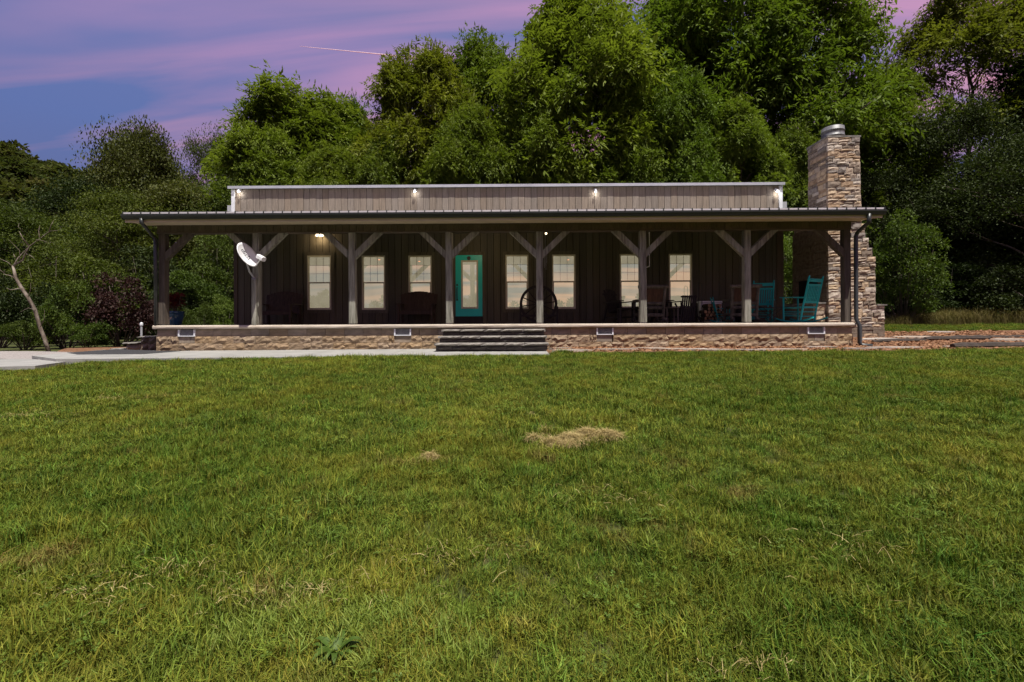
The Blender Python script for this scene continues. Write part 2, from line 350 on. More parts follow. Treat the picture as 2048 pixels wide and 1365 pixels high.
def rough_block(seed, mat, nx=5, nz=3, amp=.30, edge=.35):
    """unit block whose -y face is rough (quarried), the rest plain"""
    r = random.Random(seed); m = MB(); vs = []
    for j in range(nz + 1):
        for i in range(nx + 1):
            x = -.5 + i / nx; z = -.5 + j / nz
            e = i in (0, nx) or j in (0, nz)
            if not e: x += r.uniform(-.3, .3) / nx; z += r.uniform(-.3, .3) / nz
            y = -.5 + (edge * r.uniform(.5, 1.0) if e else r.uniform(-amp, amp) * .6)
            vs.append((x, y, z))
    fs = [(j*(nx+1)+i, j*(nx+1)+i+1, (j+1)*(nx+1)+i+1, (j+1)*(nx+1)+i) for j in range(nz) for i in range(nx)]
    m.add(vs, fs)
    o = len(m.v)
    ring = [i for i in range(nx+1)] + [(j+1)*(nx+1)-1 for j in range(1, nz+1)] + [nz*(nx+1)+i for i in range(nx-1, -1, -1)] + [j*(nx+1) for j in range(nz-1, 0, -1)]
    m.v += [(m.v[i][0], .5, m.v[i][2]) for i in ring]; k = len(ring)
    m.f += [(ring[(i+1) % k], ring[i], o+i, o+(i+1) % k) for i in range(k)]
    return m.mesh('block', mat)
# ------------------------------------------------------------------ ground
def sstep(a, b, x):
    t = np.clip((np.asarray(x, float) - a) / (b - a), 0, 1); return t * t * (3 - 2 * t)
XWALK = WX(1093, -1.2)
def ground(x, y):
    x = np.asarray(x, float); y = np.asarray(y, float); d = y + 12
    z = np.where(d < 10.4, -.655 + .0585 * np.maximum(d, -6), -.655 + .0585 * 10.4)
    z = z + .03 * sstep(10.2, 11.6, d)
    z = z - .10 * sstep(-3.5, -9.5, x) * sstep(3, 8.5, d) * (1 - sstep(11.0, 13, d) * .5)
    rise = .62 * (1 - np.exp(-np.maximum(y + .6, 0) / 6.0))
    z = z + rise * sstep(7.5, 10.5, x)
    z = z + .10 * sstep(9, 30, x) * sstep(-11, -2, y)
    z = z - .09 * sstep(9.75, 10.3, d) * (1 - sstep(XWALK - .1, XWALK + .15, x)) * sstep(-13.5, -11.3, x) * (1 - sstep(13, 14, d))
    back = np.maximum(y - 14, 0)
    z = z + .05 * back * sstep(14, 40, y)
    z = z + .012 * np.sin(x * 1.7 + y * .6) * np.sin(y * 1.3 - x * .4) * (y < -2.6)
    return z
def gz(x, y): return float(ground(x, y))
def sheet(name, xs, ys, mat, lift=0.0, mask=None):
    X, Y = np.meshgrid(xs, ys); Z = ground(X, Y) + lift; nx, ny = len(xs), len(ys)
    m = MB(); m.v = [tuple(p) for p in np.stack([X, Y, Z], -1).reshape(-1, 3)]
    for j in range(ny - 1):
        for i in range(nx - 1):
            if mask is None or mask((xs[i] + xs[i+1]) / 2, (ys[j] + ys[j+1]) / 2): m.f.append((j*nx+i, j*nx+i+1, (j+1)*nx+i+1, (j+1)*nx+i))
    return m.build(name, mat, smooth=True)
xs = np.concatenate([np.linspace(-400, -40, 10)[:-1], np.arange(-40, 40, .8), np.linspace(40, 400, 10)])
ys = np.concatenate([np.linspace(-300, -30, 8)[:-1], np.arange(-30, 26, .6), np.linspace(26, 400, 14)])
lawn = tag(sheet('lawn_ground', xs, ys, 'soil'), 'green lawn soil under the mown grass', kind='structure')

def poly_sheet(name, pts, mat, lift, n=26):
    """polygon outline laid over the ground as a fan-free grid clipped to the outline"""
    bm = bmesh.new(); vs = [bm.verts.new((x, y, 0)) for x, y in pts]; bm.faces.new(vs)
    bmesh.ops.triangulate(bm, faces=bm.faces[:]); bmesh.ops.subdivide_edges(bm, edges=bm.edges[:], cuts=5, use_grid_fill=True)
    bmesh.ops.triangulate(bm, faces=bm.faces[:])
    for v in bm.verts: v.co.z = gz(v.co.x, v.co.y) + lift
    bmesh.ops.recalc_face_normals(bm, faces=bm.faces[:])
    me = bpy.data.meshes.new(name); bm.to_mesh(me); bm.free(); me.materials.append(MATS[mat])
    if me.polygons[0].normal.z < 0: me.flip_normals()
    return link(name, me)
XL, XR = WX(312, 0), WX(1706, 0)
# walk slabs (real thickness)
def slab(name, poly, z_of, th, mat):
    m = MB(); k = len(poly)
    m.v = [(x, y, z_of(x, y) - th) for x, y in poly] + [(x, y, z_of(x, y)) for x, y in poly]
    m.f = [tuple(range(k-1, -1, -1)), tuple(range(k, 2*k))] + [(i, (i+1) % k, k+(i+1) % k, k+i) for i in range(k)]
    return m.build(name, mat)
XW = WX(1093, -1.2)
zw = lambda x, y: .002 + .022 * y - .008 * max(0, -x - 2) * .5
walk = tag(slab('walkway', [(-10.1, -2.0), (-3, -1.93), (XW + .02, -1.70), (XW - .03, -.05), (-11.4, .55), (-11.5, -1.15)], lambda x, y: zw(x, y) - .02, .12, 'mortar'), 'pale concrete walkway along the porch front', kind='structure')
xe = [XW + .03, -1.0, -2.9, -4.8, -6.7, -8.6, -10.05]
front = lambda x: -1.74 - .30 * min(1, max(0, (XW - x) / 4.2)) - .01 * max(0, -x - 3)
for x1, x0 in zip(xe[:-1], xe[1:]):
    bk = lambda x: -.0 if x > -9 else .25
    slab('panel', [(x0 + .006, front(x0)), (x1 - .006, front(x1)), (x1 - .006, bk(x1)), (x0 + .006, bk(x0))], zw, .14, 'concrete').parent = walk
slab('panel', [(-10.15, -2.06), (-10.062, -2.06), (-10.062, .25), (-11.5, .6), (-11.6, -1.2)], zw, .14, 'concrete').parent = walk
lower = tag(slab('lower_path', [(-16, -5.1), (-9.55, -3.05), (-9.9, -2.06), (-11.62, -1.25), (-16, -1.6)], lambda x, y: -.135 + .004 * (y + 2), .1, 'concrete'), 'lower concrete path stepping down at the far left', kind='structure')
tag(slab('asphalt_landing', [(-10.75, -.95), (-9.05, -1.0), (-8.75, -.03), (-9.4, -.02), (-11.3, .75), (-11.55, -.4)], lambda x, y: zw(x, y) + .006, .005, 'asphalt'), 'dark paved landing before the side steps', kind='structure')  # thin dark sheet laid on the walk in place of a cast shadow
tag(poly_sheet('gravel_drive', [(-30, -1.6), (-11.65, -1.25), (-11.55, .45), (-13, .1), (-30, -.2)], 'gravel', .075), 'pale gravel drive at the far left', kind='structure')
tag(poly_sheet('mulch_strip', [(-12.6, .35), (-11.55, .6), (-10.4, .75), (-9.6, 1.2), (-9.6, 3), (-13.5, 1.6)], 'mulch', .05), 'bark mulch behind the left walkway', kind='structure')
bed_pts = [(XW + .0, -1.45), (2.2, -1.62), (4.5, -1.38), (7.2, -1.55), (9.5, -1.35), (12.0, -1.2), (15, -1.0), (22, -.9), (22, 3.4), (17, 3.6), (13, 3.3), (11.2, 4.0), (9.6, 3.6), (9.3, .1), (XW + .0, .02)]
bed = tag(poly_sheet('mulch_bed', bed_pts, 'mulch', .035), 'orange bark mulch bed at the foot of the porch', kind='structure')
def inpoly(x, y, pts):
    c = False; j = len(pts) - 1
    for i in range(len(pts)):
        (xi, yi), (xj, yj) = pts[i], pts[j]
        if (yi > y) != (yj > y) and x < (xj - xi) * (y - yi) / (yj - yi) + xi: c = not c
        j = i
    return c
# flagstones in the bed: irregular slabs, parts of the bed
rs = random.Random(5)
def flag(cx, cy, rx, ry):
    n = rs.randint(7, 9); pts = []
    for k in range(n):
        a = 2 * math.pi * (k + rs.uniform(-.3, .3)) / n; q = rs.uniform(.8, 1.1)
        pts.append((cx + rx * q * math.cos(a), cy + ry * q * math.sin(a)))
    z = gz(cx, cy)
    slopex = (gz(cx + .3, cy) - gz(cx - .3, cy)) / .6; slopey = (gz(cx, cy + .3) - gz(cx, cy - .3)) / .6
    m = MB(); k = len(pts)
    top = lambda x, y: z + .062 + slopex * (x - cx) + slopey * (y - cy)
    m.v = [(x, y, top(x, y) - .06) for x, y in pts] + [(cx + (x-cx)*.95, cy + (y-cy)*.95, top(x, y) + rs.uniform(0, .008)) for x, y in pts]
    m.f = [tuple(range(k-1, -1, -1)), tuple(range(k, 2*k))] + [(i, (i+1) % k, k+(i+1) % k, k+i) for i in range(k)]
    m.build('flagstone', 'flagstone', bed)
for px, py, Y, rx, ry in [(1120, 700, -.55, .33, .13), (1150, 703, -1.15, .55, .22), (1235, 701, -.95, .62, .2), (1300, 697, -.62, .5, .18), (1345, 695, -.9, .62, .16), (1395, 697, -1.05, .58, .16),
                          (1440, 698, -1.2, .5, .15), (1500, 701, -1.22, .42, .16), (1560, 700, -1.15, .62, .17), (1640, 691, -.45, .5, .14), (1720, 698, -1.0, .52, .17), (1790, 695, -.75, .78, .2),
                          (1760, 678, 1.0, .6, .2), (1830, 674, 1.4, .7, .25), (1880, 668, 3.0, .5, .25), (1960, 677, 1.4, .6, .22), (1930, 694, -.6, .6, .16), (2030, 680, .6, .7, .3)]:
    flag(WX(px, Y), Y, rx, ry)
# dark edging timbers
for i, (a, b, r, lab) in enumerate([((1850, .75), (1975, .85), .085, 'long dark weathered timber lying in the mulch beside the chimney'),
                                 ((1905, -.75), (2060, -.55), .09, 'dark timber edging between the mulch and the lawn at far right'),
                                 ((1745, .45), (1850, .55), .06, 'thin dark timber in the mulch next to the downspout'),
                                 ((1960, 1.15), (2075, 1.3), .05, 'short grey timber at the rear of the mulch bed')]):
    xa, xb = WX(*a), WX(*b); n = 9; pts = []; rad = []
    for k in range(n):
        t = k / (n - 1); x = xa + (xb - xa) * t; y = a[1] + (b[1] - a[1]) * t
        pts.append((x, y + rs.uniform(-.02, .02), gz(x, y) + .03 + r * .5)); rad.append(r * rs.uniform(.8, 1.1) * (.75 if k in (0, n-1) else 1))
    p0 = pts[0]
    o = MB().tube(pts, rad, 7).build('landscape_timber', 'timber', off=p0, loc=p0); tag(o, lab, 'timber', 'timbers in the mulch bed')
# loose bark chips
def flakes(name, n, xr, yr, mat, size, inside, lift, label):
    m = MB(); k = 0
    while k < n:
        x, y = rs.uniform(*xr), rs.uniform(*yr)
        if not inside(x, y): continue
        k += 1; z = gz(x, y) + lift; l = size * rs.uniform(.5, 1.5); w = l * rs.uniform(.25, .5); a = rs.uniform(0, 6.28); t = rs.uniform(-.5, .5)
        c, s_ = math.cos(a), math.sin(a)
        m.add([(x - c*l - s_*w, y - s_*l + c*w, z - t*l*.4), (x + c*l - s_*w*.4, y + s_*l + c*w*.4, z + t*l*.6 + .01), (x + c*l*.7 + s_*w, y + s_*l*.7 - c*w, z + t*l*.6 + .02), (x - c*l*.8 + s_*w, y - s_*l*.8 - c*w, z + .012)], [(0, 1, 2, 3)])
    return tag(m.build(name, mat), label, 'bark mulch', kind='stuff')
flakes('bark_chips', 9000, (.9, 16), (-1.7, 3.6), 'chip', .032, lambda x, y: inpoly(x, y, bed_pts) and not (9.2 < x < 11.3 and 1.5 < y < 3.6), .045, 'loose orange bark chips scattered over the mulch bed')

# ------------------------------------------------------------------ house
house = thing('house', 'long low grey-brown board house with deep front porch and lit windows', 'house', (0, 0, 0))
YW = 3.4                                           # front wall face
XWL, XWR = WX(470, YW), WX(1560, YW)
Zcop = WZ(371, YW)                                 # coping top
ZCW = F + 3.35                                     # porch ceiling at wall
# openings: (px0, px1, py_top, py_bot)
OPEN = [(615, 663, 512, 620), (724, 771, 512, 620), (817, 864, 512, 620), (1011, 1057, 510.5, 618.5), (1104, 1151, 510, 618), (1239, 1286, 509, 617), (1337, 1384, 508.5, 616.5)]
DOOR = (911, 965, 511, 633)
def rect(o): 
    a = W(o[0], o[2], YW); b = W(o[1], o[3], YW); return a.x, b.x, b.z, a.z
rects = [rect(o) for o in OPEN]; drect = rect(DOOR)
# body behind the front wall
m = MB().box(XWL + .03, XWR - .03, YW + .14, 11.4, F - .3, Zcop - .25); m.build('body', 'wall_wood', house)
MB().box(XWL + .03, XWR - .03, YW + .09, YW + .139, F, Zcop - .02).build('wall_backing', 'dark_void', house)
fw = MB().box(XWL, XWR, YW + .03, YW + .06, Zcop - .12, Zcop - .03).build('top_plate', 'trim_wood', house)
# base of the house below the floor on both sides and the back
MB().box(XWL, XWR, .45, 11.45, -.3, F - .1).build('footing', 'mortar', house)
# front wall boards, cut round the openings
wallp = MB().box(XWL, XWR, YW + .061, YW + .085, F, F + .10).build('sill_plate', 'trim_wood', house)
rb = random.Random(3)
BW = .2235; xb = XWL + .10
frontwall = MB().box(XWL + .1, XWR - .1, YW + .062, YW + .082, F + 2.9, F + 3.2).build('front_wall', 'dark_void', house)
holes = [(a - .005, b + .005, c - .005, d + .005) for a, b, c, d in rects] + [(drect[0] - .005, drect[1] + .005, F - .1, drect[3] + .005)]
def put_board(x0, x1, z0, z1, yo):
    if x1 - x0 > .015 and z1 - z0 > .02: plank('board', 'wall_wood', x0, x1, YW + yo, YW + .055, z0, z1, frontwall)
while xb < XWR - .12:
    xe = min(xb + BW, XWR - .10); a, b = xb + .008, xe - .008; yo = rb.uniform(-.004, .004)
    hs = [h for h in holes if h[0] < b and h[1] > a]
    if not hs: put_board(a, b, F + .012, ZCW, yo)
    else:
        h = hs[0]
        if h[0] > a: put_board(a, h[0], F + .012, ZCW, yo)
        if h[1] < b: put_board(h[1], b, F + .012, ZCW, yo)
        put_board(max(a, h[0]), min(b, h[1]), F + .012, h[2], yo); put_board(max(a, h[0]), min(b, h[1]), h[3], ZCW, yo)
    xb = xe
for x0, x1 in ((XWL - .02, XWL + .098), (XWR - .098, XWR + .02)):
    plank('corner_board', 'beam_wood', x0, x1, YW - .03, YW + .11, F + .01, ZCW, house)
plank('corner_board', 'beam_wood', XWR + .022, XWR + .12, YW - .015, YW + .13, F + .01, ZCW, house)
# parapet boards
para = MB().box(XWL + .02, XWR - .02, YW + .02, YW + .085, F + 3.3, Zcop - .06).build('parapet', 'dark_void', house)
xb = XWL; BP = (XWR - XWL) / 86
for i in range(86):
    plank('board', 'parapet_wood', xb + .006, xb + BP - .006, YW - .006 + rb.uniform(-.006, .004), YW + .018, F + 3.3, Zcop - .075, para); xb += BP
zc = Zcop
MB().box(XWL - .16, XWR + .12, YW - .11, YW + .30, zc - .05, zc).box(XWL - .16, XWR + .12, YW - .125, YW - .111, zc - .085, zc + .006).build('coping', 'coping_metal', house)
for s, x in ((-1, XWL), (1, XWR)):
    MB().box(x - .055 + s * .03, x + .055 + s * .03, YW - .04, YW + .25, F + 3.55, zc - .09).build('edge_flashing', 'white_trim', house)
    MB().box(min(x + s*.06, x + s*.26), max(x + s*.06, x + s*.26), YW + .02, 11.5, F + 3.86, F + 4.08).build('side_eave', 'grey_plastic', house)
MB().box(XWL, XWR, YW + .31, 11.6, zc - .4, zc - .3).build('main_roof', 'roof_metal', house)

# foundation blocks
fnd = MB().box(XL + .04, XR - .04, .10, .44, -.25, F - .105).build('foundation', 'mortar', house)
# side faces of the porch base
for x in (XL, XR): MB().box(x - .02 if x > 0 else x, x if x > 0 else x + .02, .1, YW, -.25, F - .105).build('foundation_side', 'smooth_block', house)
split = [rough_block(40 + i, 'split_block', 7, 3, .20, .07) for i in range(9)]
smooth = [rough_block(70 + i, 'smooth_block', 2, 1, .02, .05) for i in range(3)]
VENTS = [(357, 389), (789, 821), (1194, 1226), (1616, 1649)]
vx = [(WX(a, 0), WX(b, 0)) for a, b in VENTS]
ZV0, ZV1 = F - .275, F - .115
rows = [(F - .29, F - .105, 'smooth', .50), (F - .475, F - .297, 'split', .59), (F - .65, F - .482, 'split', .59), (F - .84, F - .657, 'split', .59)]
for ri, (z0, z1, kind, L) in enumerate(rows):
    x = XL - (L * .5 if ri % 2 else 0)
    while x < XR:
        a, b = max(x, XL) + .004, min(x + L, XR) - .004; x += L
        if b - a < .05: continue
        if kind == 'split':
            segs = [(a, b, 0)]
            if ri == 1:
                for v0, v1 in vx:
                    new = []
                    for s0, s1, t in segs:
                        if v1 < s0 or v0 > s1 or t: new.append((s0, s1, t)); continue
                        if v0 - .01 > s0: new.append((s0, v0 - .01, 0))
                        new.append((max(s0, v0 - .01), min(s1, v1 + .01), 1))
                        if v1 + .01 < s1: new.append((v1 + .01, s1, 0))
                    segs = new
            for s0, s1, t in segs:
                if s1 - s0 < .03: continue
                me = rb.choice(smooth) if t else rb.choice(split)
                o = plank('block', None, s0, s1, .02 if t else -.012, .2, z0, z1, fnd, me)
        else:
            segs = [(a, b)]
            for v0, v1 in vx:
                new = []
                for s0, s1 in segs:
                    if v1 < s0 or v0 > s1: new.append((s0, s1)); continue
                    if v0 - .004 > s0: new.append((s0, v0 - .004))
                    if v1 + .004 < s1: new.append((v1 + .004, s1))
                segs = new
            for s0, s1 in segs:
                if s1 - s0 > .03: plank('block', None, s0, s1, .028, .2, z0, z1, fnd, rb.choice(smooth))
for v0, v1 in vx:
    vt = MB().box(v0 + .02, v1 - .02, .07, .09, ZV0 + .02, ZV1 - .01).build('vent', 'dark_void', house)
    fr = MB(); t = .022
    fr.box(v0 - .012, v1 + .012, -.012, .05, ZV0 - .022, ZV0); fr.box(v0 - .012, v0 + t, -.010, .05, ZV0, ZV1); fr.box(v1 - t, v1 + .012, -.010, .05, ZV0, ZV1)
    fr.build('vent_frame', 'white_trim', vt)
    g = MB(); n = 12
    for i in range(1, n): x = v0 + t + (v1 - v0 - 2*t) * i / n; g.box(x - .0035, x + .0035, .025, .032, ZV0 + .001, ZV1 - .001)
    for i in range(1, 6): z = ZV0 + (ZV1 - ZV0) * i / 6; g.box(v0 + t + .001, v1 - t - .001, .018, .024, z - .0035, z + .0035)
    tag(g.build('vent_grille', 'grey_plastic', vt), kind='stuff')
# porch slab with a rounded nose
prof = [(-.05, F - .095), (-.062, F - .08), (-.066, F - .05), (-.058, F - .02), (-.035, F - .004), (0, F), (YW + .05, F), (YW + .05, F - .10), (.0, F - .10)]
m = MB(); segs = 46; k = len(prof)
for i in range(segs + 1):
    x = XL - .05 + (XR - XL + .09) * i / segs
    for (y, z) in prof:
        j = rb.uniform(-.004, .004) if y < .0 else 0
        m.v.append((x, y + j, z + (rb.uniform(-.003, .002) if y < 0 else 0)))
for i in range(segs):
    for q in range(k): m.f.append((i*k+q, (i+1)*k+q, (i+1)*k+(q+1) % k, i*k+(q+1) % k))
m.f += [tuple(range(k)), tuple(segs*k + q for q in range(k-1, -1, -1))]
m.build('porch_slab', 'slab_concrete', house)

# porch roof: beam, posts, braces, soffit, gutter, metal sheet
PX = [316, 511, 703, 897.5, 1080, 1287, 1497, 1706]
PW = .172; YP = .13
ZB0, ZB1 = F + 2.46, F + 2.67
beam = MB().box(XL, XR, YP - .06, YP + .06, ZB0 + .02, ZB1).build('beam', 'beam_wood', house)
plank('beam_trim', 'beam_wood', XL, XR, YP - .105, YP + .10, ZB0 - .012, ZB0 + .018, house)
nb = 100; w = (XR - XL) / nb
for i in range(nb): plank('board', 'beam_wood', XL + i*w + .005, XL + (i+1)*w - .005, YP - .09 + rb.uniform(-.003, .003), YP - .062, ZB0 + .02, ZB1 - .004, beam)
postx = [WX(p, YP - .1) for p in PX]
postx[0] = XL + .12; postx[-1] = XR - .10
for i, x in enumerate(postx):
    h = PW / 2; lean = rb.uniform(-.012, .012); m = MB(); c = .012; pr = [(-h+c, -h), (h-c, -h), (h, -h+c), (h, h-c), (h-c, h), (-h+c, h), (-h, h-c), (-h, -h+c)]
    n = 9
    for j in range(n + 1):
        t = j / n; z = F + .03 + t * (ZB0 - .014 - F - .03); ww = 1 + rb.uniform(-.02, .025) + .05 * math.exp(-t * 7)
        for (a, b) in pr: m.v.append((a * ww + lean * (1 - t), b * ww, z - F))
    for j in range(n):
        for q in range(8): m.f.append((j*8+q, j*8+(q+1) % 8, (j+1)*8+(q+1) % 8, (j+1)*8+q))
    m.f += [tuple(range(7, -1, -1)), tuple(n*8+q for q in range(8))]
    pm = 'corner_post_wood' if i in (0, len(postx) - 1) else 'post_wood'  # end posts take the darker copy, their shade put into colour
    p = m.build('post', pm, house, loc=(x, YP, F))
    MB().box(-h*.92, h*.92, -h*.92, h*.92, 0, .028).build('post_base', 'galvanised', p)
    for s in (-1, 1):
        if (i == 0 and s < 0) or (i == len(postx) - 1 and s > 0): continue
        # 45 degree knee brace, ends cut square to post and beam
        L = .66; t = .165; y0, y1 = -.07, .07; zt = ZB0 - .014 - F; b0 = h * .96
        pts = [(b0, zt - L - t * .30), (b0, zt - L + t * .98), (b0 + L - t * .98 + .02, zt), (b0 + L + t * .42, zt)]
        bm_ = MB(); bm_.v = [(s * x_, y_, z_) for y_ in (y0, y1) for x_, z_ in pts]
        bm_.f = [(3, 2, 1, 0), (4, 5, 6, 7)] + [(q, (q+1) % 4, 4 + (q+1) % 4, 4 + q) for q in range(4)]
        if s < 0: bm_.f = [f[::-1] for f in bm_.f]
        br = bm_.build('brace', pm, p)
        MB().tube([(s * (b0 + .30), -.078, zt - L + .42), (s * (b0 + .30), -.069, zt - L + .42)], .018, 8).build('bolt', 'galvanised', br)
YG = -.62
XGL, XGR = WX(249, YG), WX(1768, YG)
ZG0, ZG1 = WZ(435, YG), WZ(425.5, YG)
RY = YW + .0; RZ0, RZ1 = ZG1 + .012, F + 3.42
sl = (RZ1 - RZ0) / (RY - YG)
# roof sheet with low ribs
roof = MB(); roof.v = []
m = MB(); nrib = int((XGR - XGL) / .235); rw = (XGR - XGL) / nrib
for (y, z) in ((YG - .05, RZ0 - .05 * sl), (RY, RZ1)): m.v += [(XGL, y, z), (XGR, y, z), (XGL, y, z + .05), (XGR, y, z + .05)]
m.f = [(2, 3, 7, 6), (0, 4, 5, 1), (0, 1, 3, 2), (0, 2, 6, 4), (1, 5, 7, 3), (4, 6, 7, 5)]
porch_roof = m.build('porch_roof', 'roof_metal', house)
m = MB()
for i in range(nrib + 1):
    x = XGL + i * rw; x = min(max(x, XGL + .016), XGR - .016)
    y0, y1 = YG - .07, RY; z0, z1 = RZ0 - .07 * sl + .004, RZ1
    a, b = .011, .007
    vs = [(x - a, y0, z0), (x + a, y0, z0), (x + b, y0, z0 + .062), (x - b, y0, z0 + .062), (x - a, y1, z1), (x + a, y1, z1), (x + b, y1, z1 + .072), (x - b, y1, z1 + .072)]
    m.add(vs, [(3, 2, 1, 0), (4, 5, 6, 7), (0, 1, 5, 4), (1, 2, 6, 5), (2, 3, 7, 6), (3, 0, 4, 7)])
tag(m.build('roof_rib', 'gutter_metal', porch_roof), kind='stuff')
# gutter: K-profile
prof = [(YG + .0, ZG0), (YG - .075, ZG0), (YG - .085, ZG0 + .035), (YG - .105, ZG0 + .075), (YG - .11, ZG1), (YG - .098, ZG1), (YG - .093, ZG0 + .08), (YG - .07, ZG0 + .012), (YG - .01, ZG0 + .012), (YG - .01, ZG1), (YG, ZG1)]
m = MB(); k = len(prof)
for x in (XGL + .0, XGR - .0): m.v += [(x, y, z) for y, z in prof]
m.f = [(q, k + q, k + (q+1) % k, (q+1) % k) for q in range(k)] + [tuple(range(k)), tuple(k + q for q in range(k-1, -1, -1))]
m.build('gutter', 'gutter_metal', porch_roof)
MB().box(XGL + .02, XGR - .02, YG + .002, YG + .022, ZG0 - .07, ZG1 + .005).build('fascia', 'soffit', porch_roof)
# soffit, one ribbed vinyl sheet
m = MB(); n = int((XGR - XGL - .06) / .0508); zs0, zs1 = ZG0 - .045, ZB1 - .002; y0, y1 = YG + .024, YP - .063
for i in range(n):
    x = XGL + .03 + i * .0508
    for (dx, dz) in ((0, 0), (.040, 0), (.043, .007), (.0478, .007)):
        m.v += [(x + dx, y0, zs0 + dz), (x + dx, y1, zs1 + dz)]
for i in range(len(m.v) // 2 - 1): m.f.append((2*i, 2*i+1, 2*i+3, 2*i+2))
m.build('soffit', 'soffit', porch_roof)
# barge boards and ceiling (follows the roof)
for x in (XGL + .02, XGR - .045):
    m = MB(); m.v = [(x + a, y, z) for a in (0, .025) for y, z in ((YG + .02, ZG0 - .07), (RY, RZ1 - .16), (RY, RZ1 - .005), (YG + .02, RZ0 - .005))]
    m.f = [(3, 2, 1, 0), (4, 5, 6, 7)] + [(q, (q+1) % 4, 4+(q+1) % 4, 4+q) for q in range(4)]; m.build('barge_board', 'soffit', porch_roof)
m = MB(); m.v = [(x, y, z) for x in (XGL + .05, XGR - .05) for y, z in ((YP + .065, ZB1 + .0), (YW + .02, ZCW - .02), (YW + .02, ZCW + .01), (YP + .065, ZB1 + .03))]
m.f = [(3, 2, 1, 0), (4, 5, 6, 7)] + [(q, (q+1) % 4, 4+(q+1) % 4, 4+q) for q in range(4)]
m.build('porch_ceiling', 'beam_wood', porch_roof)
# side beams under the roof ends
for x in (XL + .02, XR - .14):
    m = MB(); m.v = [(x + a, y, z) for a in (0, .12) for y, z in ((YP + .11, ZB1 - .17), (YW - .04, ZCW - .21), (YW - .04, ZCW - .04), (YP + .11, ZB1))]
    m.f = [(3, 2, 1, 0), (4, 5, 6, 7)] + [(q, (q+1) % 4, 4+(q+1) % 4, 4+q) for q in range(4)]; m.build('side_rafter', 'beam_wood', house)
# downspouts
xd = postx[0] - .165; ydn = YP - .0
g = W(283, 440, YG - .05)
MB().tube([(g.x, YG - .05, ZG0 + .02), (g.x, YG - .05, ZG0 - .10), (g.x + .04, YG + .0, ZG0 - .17), (xd - .03, YP - .13, ZB0 - .08), (xd + .06, YP - .15, ZB0 - .2), (xd + .06, YP - .15, F + .02)], .045, 8).build('downspout', 'gutter_metal', house, True)
g = W(1738, 440, YG - .05); xr = XR + .055
MB().tube([(g.x, YG - .05, ZG0 + .02), (g.x, YG - .05, ZG0 - .18), (g.x - .03, YG + .0, ZG0 - .24), (xr + .03, YP - .2, ZB0 - .1), (xr, YP - .17, ZB0 - .2), (xr, YP - .17, F + .08), (xr + .02, -.13, F - .08), (xr + .02, -.13, .12), (xr + .06, -.16, .06), (xr + .22, -.30, .035)],
          [.048]*8 + [.055, .065], 8).build('downspout', 'gutter_metal', house, True)
# windows
def window(r):
    x0, x1, z0, z1 = r; w = MB()
    o = MB().box(x0 - .002, x1 + .002, YW + .078, YW + .086, z0, z1).build('window', 'lit_blind', house)
    f = .042
    fr = MB().box(x0, x0 + f, YW - .03, YW + .076, z0, z1).box(x1 - f, x1, YW - .03, YW + .076, z0, z1).box(x0 + f, x1 - f, YW - .032, YW + .076, z1 - f, z1).box(x0 + f, x1 - f, YW - .032, YW + .076, z0, z0 + f)
    fr.build('frame', 'window_vinyl', o)
    zm = (z0 + z1) / 2
    MB().box(x0 + f, x1 - f, YW - .018, YW + .03, zm - .022, zm + .022).build('meeting_rail', 'window_vinyl', o)
    s = .022
    lo = MB().box(x0 + f, x0 + f + s, YW - .008, YW + .03, z0 + f, zm - .022).box(x1 - f - s, x1 - f, YW - .008, YW + .03, z0 + f, zm - .022).box(x0 + f + s, x1 - f - s, YW - .008, YW + .03, z0 + f, z0 + f + s)
    lo.build('sash', 'window_vinyl', o)
    for za, zb in ((z0 + f + s, zm - .022), (zm + .022, z1 - f)):
        pa = MB().add([(x0 + f, YW + .012, za), (x1 - f, YW + .012, za), (x1 - f, YW + .012, zb), (x0 + f, YW + .012, zb)], [(0, 1, 2, 3)]).build('pane', 'window_glass', o)
    for i in (1, 2): xm = x0 + f + (x1 - x0 - 2*f) * i / 3; MB().box(xm - .006, xm + .006, YW + .018, YW + .026, zm + .022, z1 - f).build('muntin', 'window_vinyl', o)
    for i in (1, 2): zz = zm + .022 + (z1 - f - zm - .022) * i / 3; MB().box(x0 + f, x1 - f, YW + .027, YW + .034, zz - .006, zz + .006).build('muntin', 'window_vinyl', o)
    t = .115
    tr = MB().box(x0 - t, x0 - .003, YW - .028, YW - .006, z0 - t, z1 + t).box(x1 + .003, x1 + t, YW - .028, YW - .006, z0 - t, z1 + t).box(x0 - .003, x1 + .003, YW - .026, YW - .006, z1 + .003, z1 + t).box(x0 - .003, x1 + .003, YW - .026, YW - .006, z0 - t, z0 - .003)
    tr.build('window_trim', 'wall_wood', o)
for r in rects: window(r)
for wi, fx_, fz_ in ((1, .72, .93), (2, .45, .90), (4, .70, .91)):
    a_, b_, c_, d_ = rects[wi]; wob = [o for o in house.children if o.name.startswith('window') and len(o.name) <= 10][wi]
    MB().lathe([(.004, -.014), (.035, -.008), (.04, .004), (.006, .012)], (a_ + (b_ - a_)*fx_, YW + .055, c_ + (d_ - c_)*fz_), 12).build('ceiling_glow', 'lamp_red', wob, True)
x0, x1, z0, z1 = drect
door = MB(); gx0, gx1, gz0, gz1 = rect((923, 956, 522, 617))
door.box(x0, gx0, YW - .015, YW + .04, z0, z1).box(gx1, x1, YW - .015, YW + .04, z0, z1).box(gx0, gx1, YW - .015, YW + .04, z0, gz0).box(gx0, gx1, YW - .015, YW + .04, gz1, z1)
dr = door.build('door', 'door_paint', house)
MB().box(gx0 - .0, gx1 + .0, YW + .06, YW + .066, gz0 - .02, gz1 + .02).build('door_blind', 'lit_blind', dr)
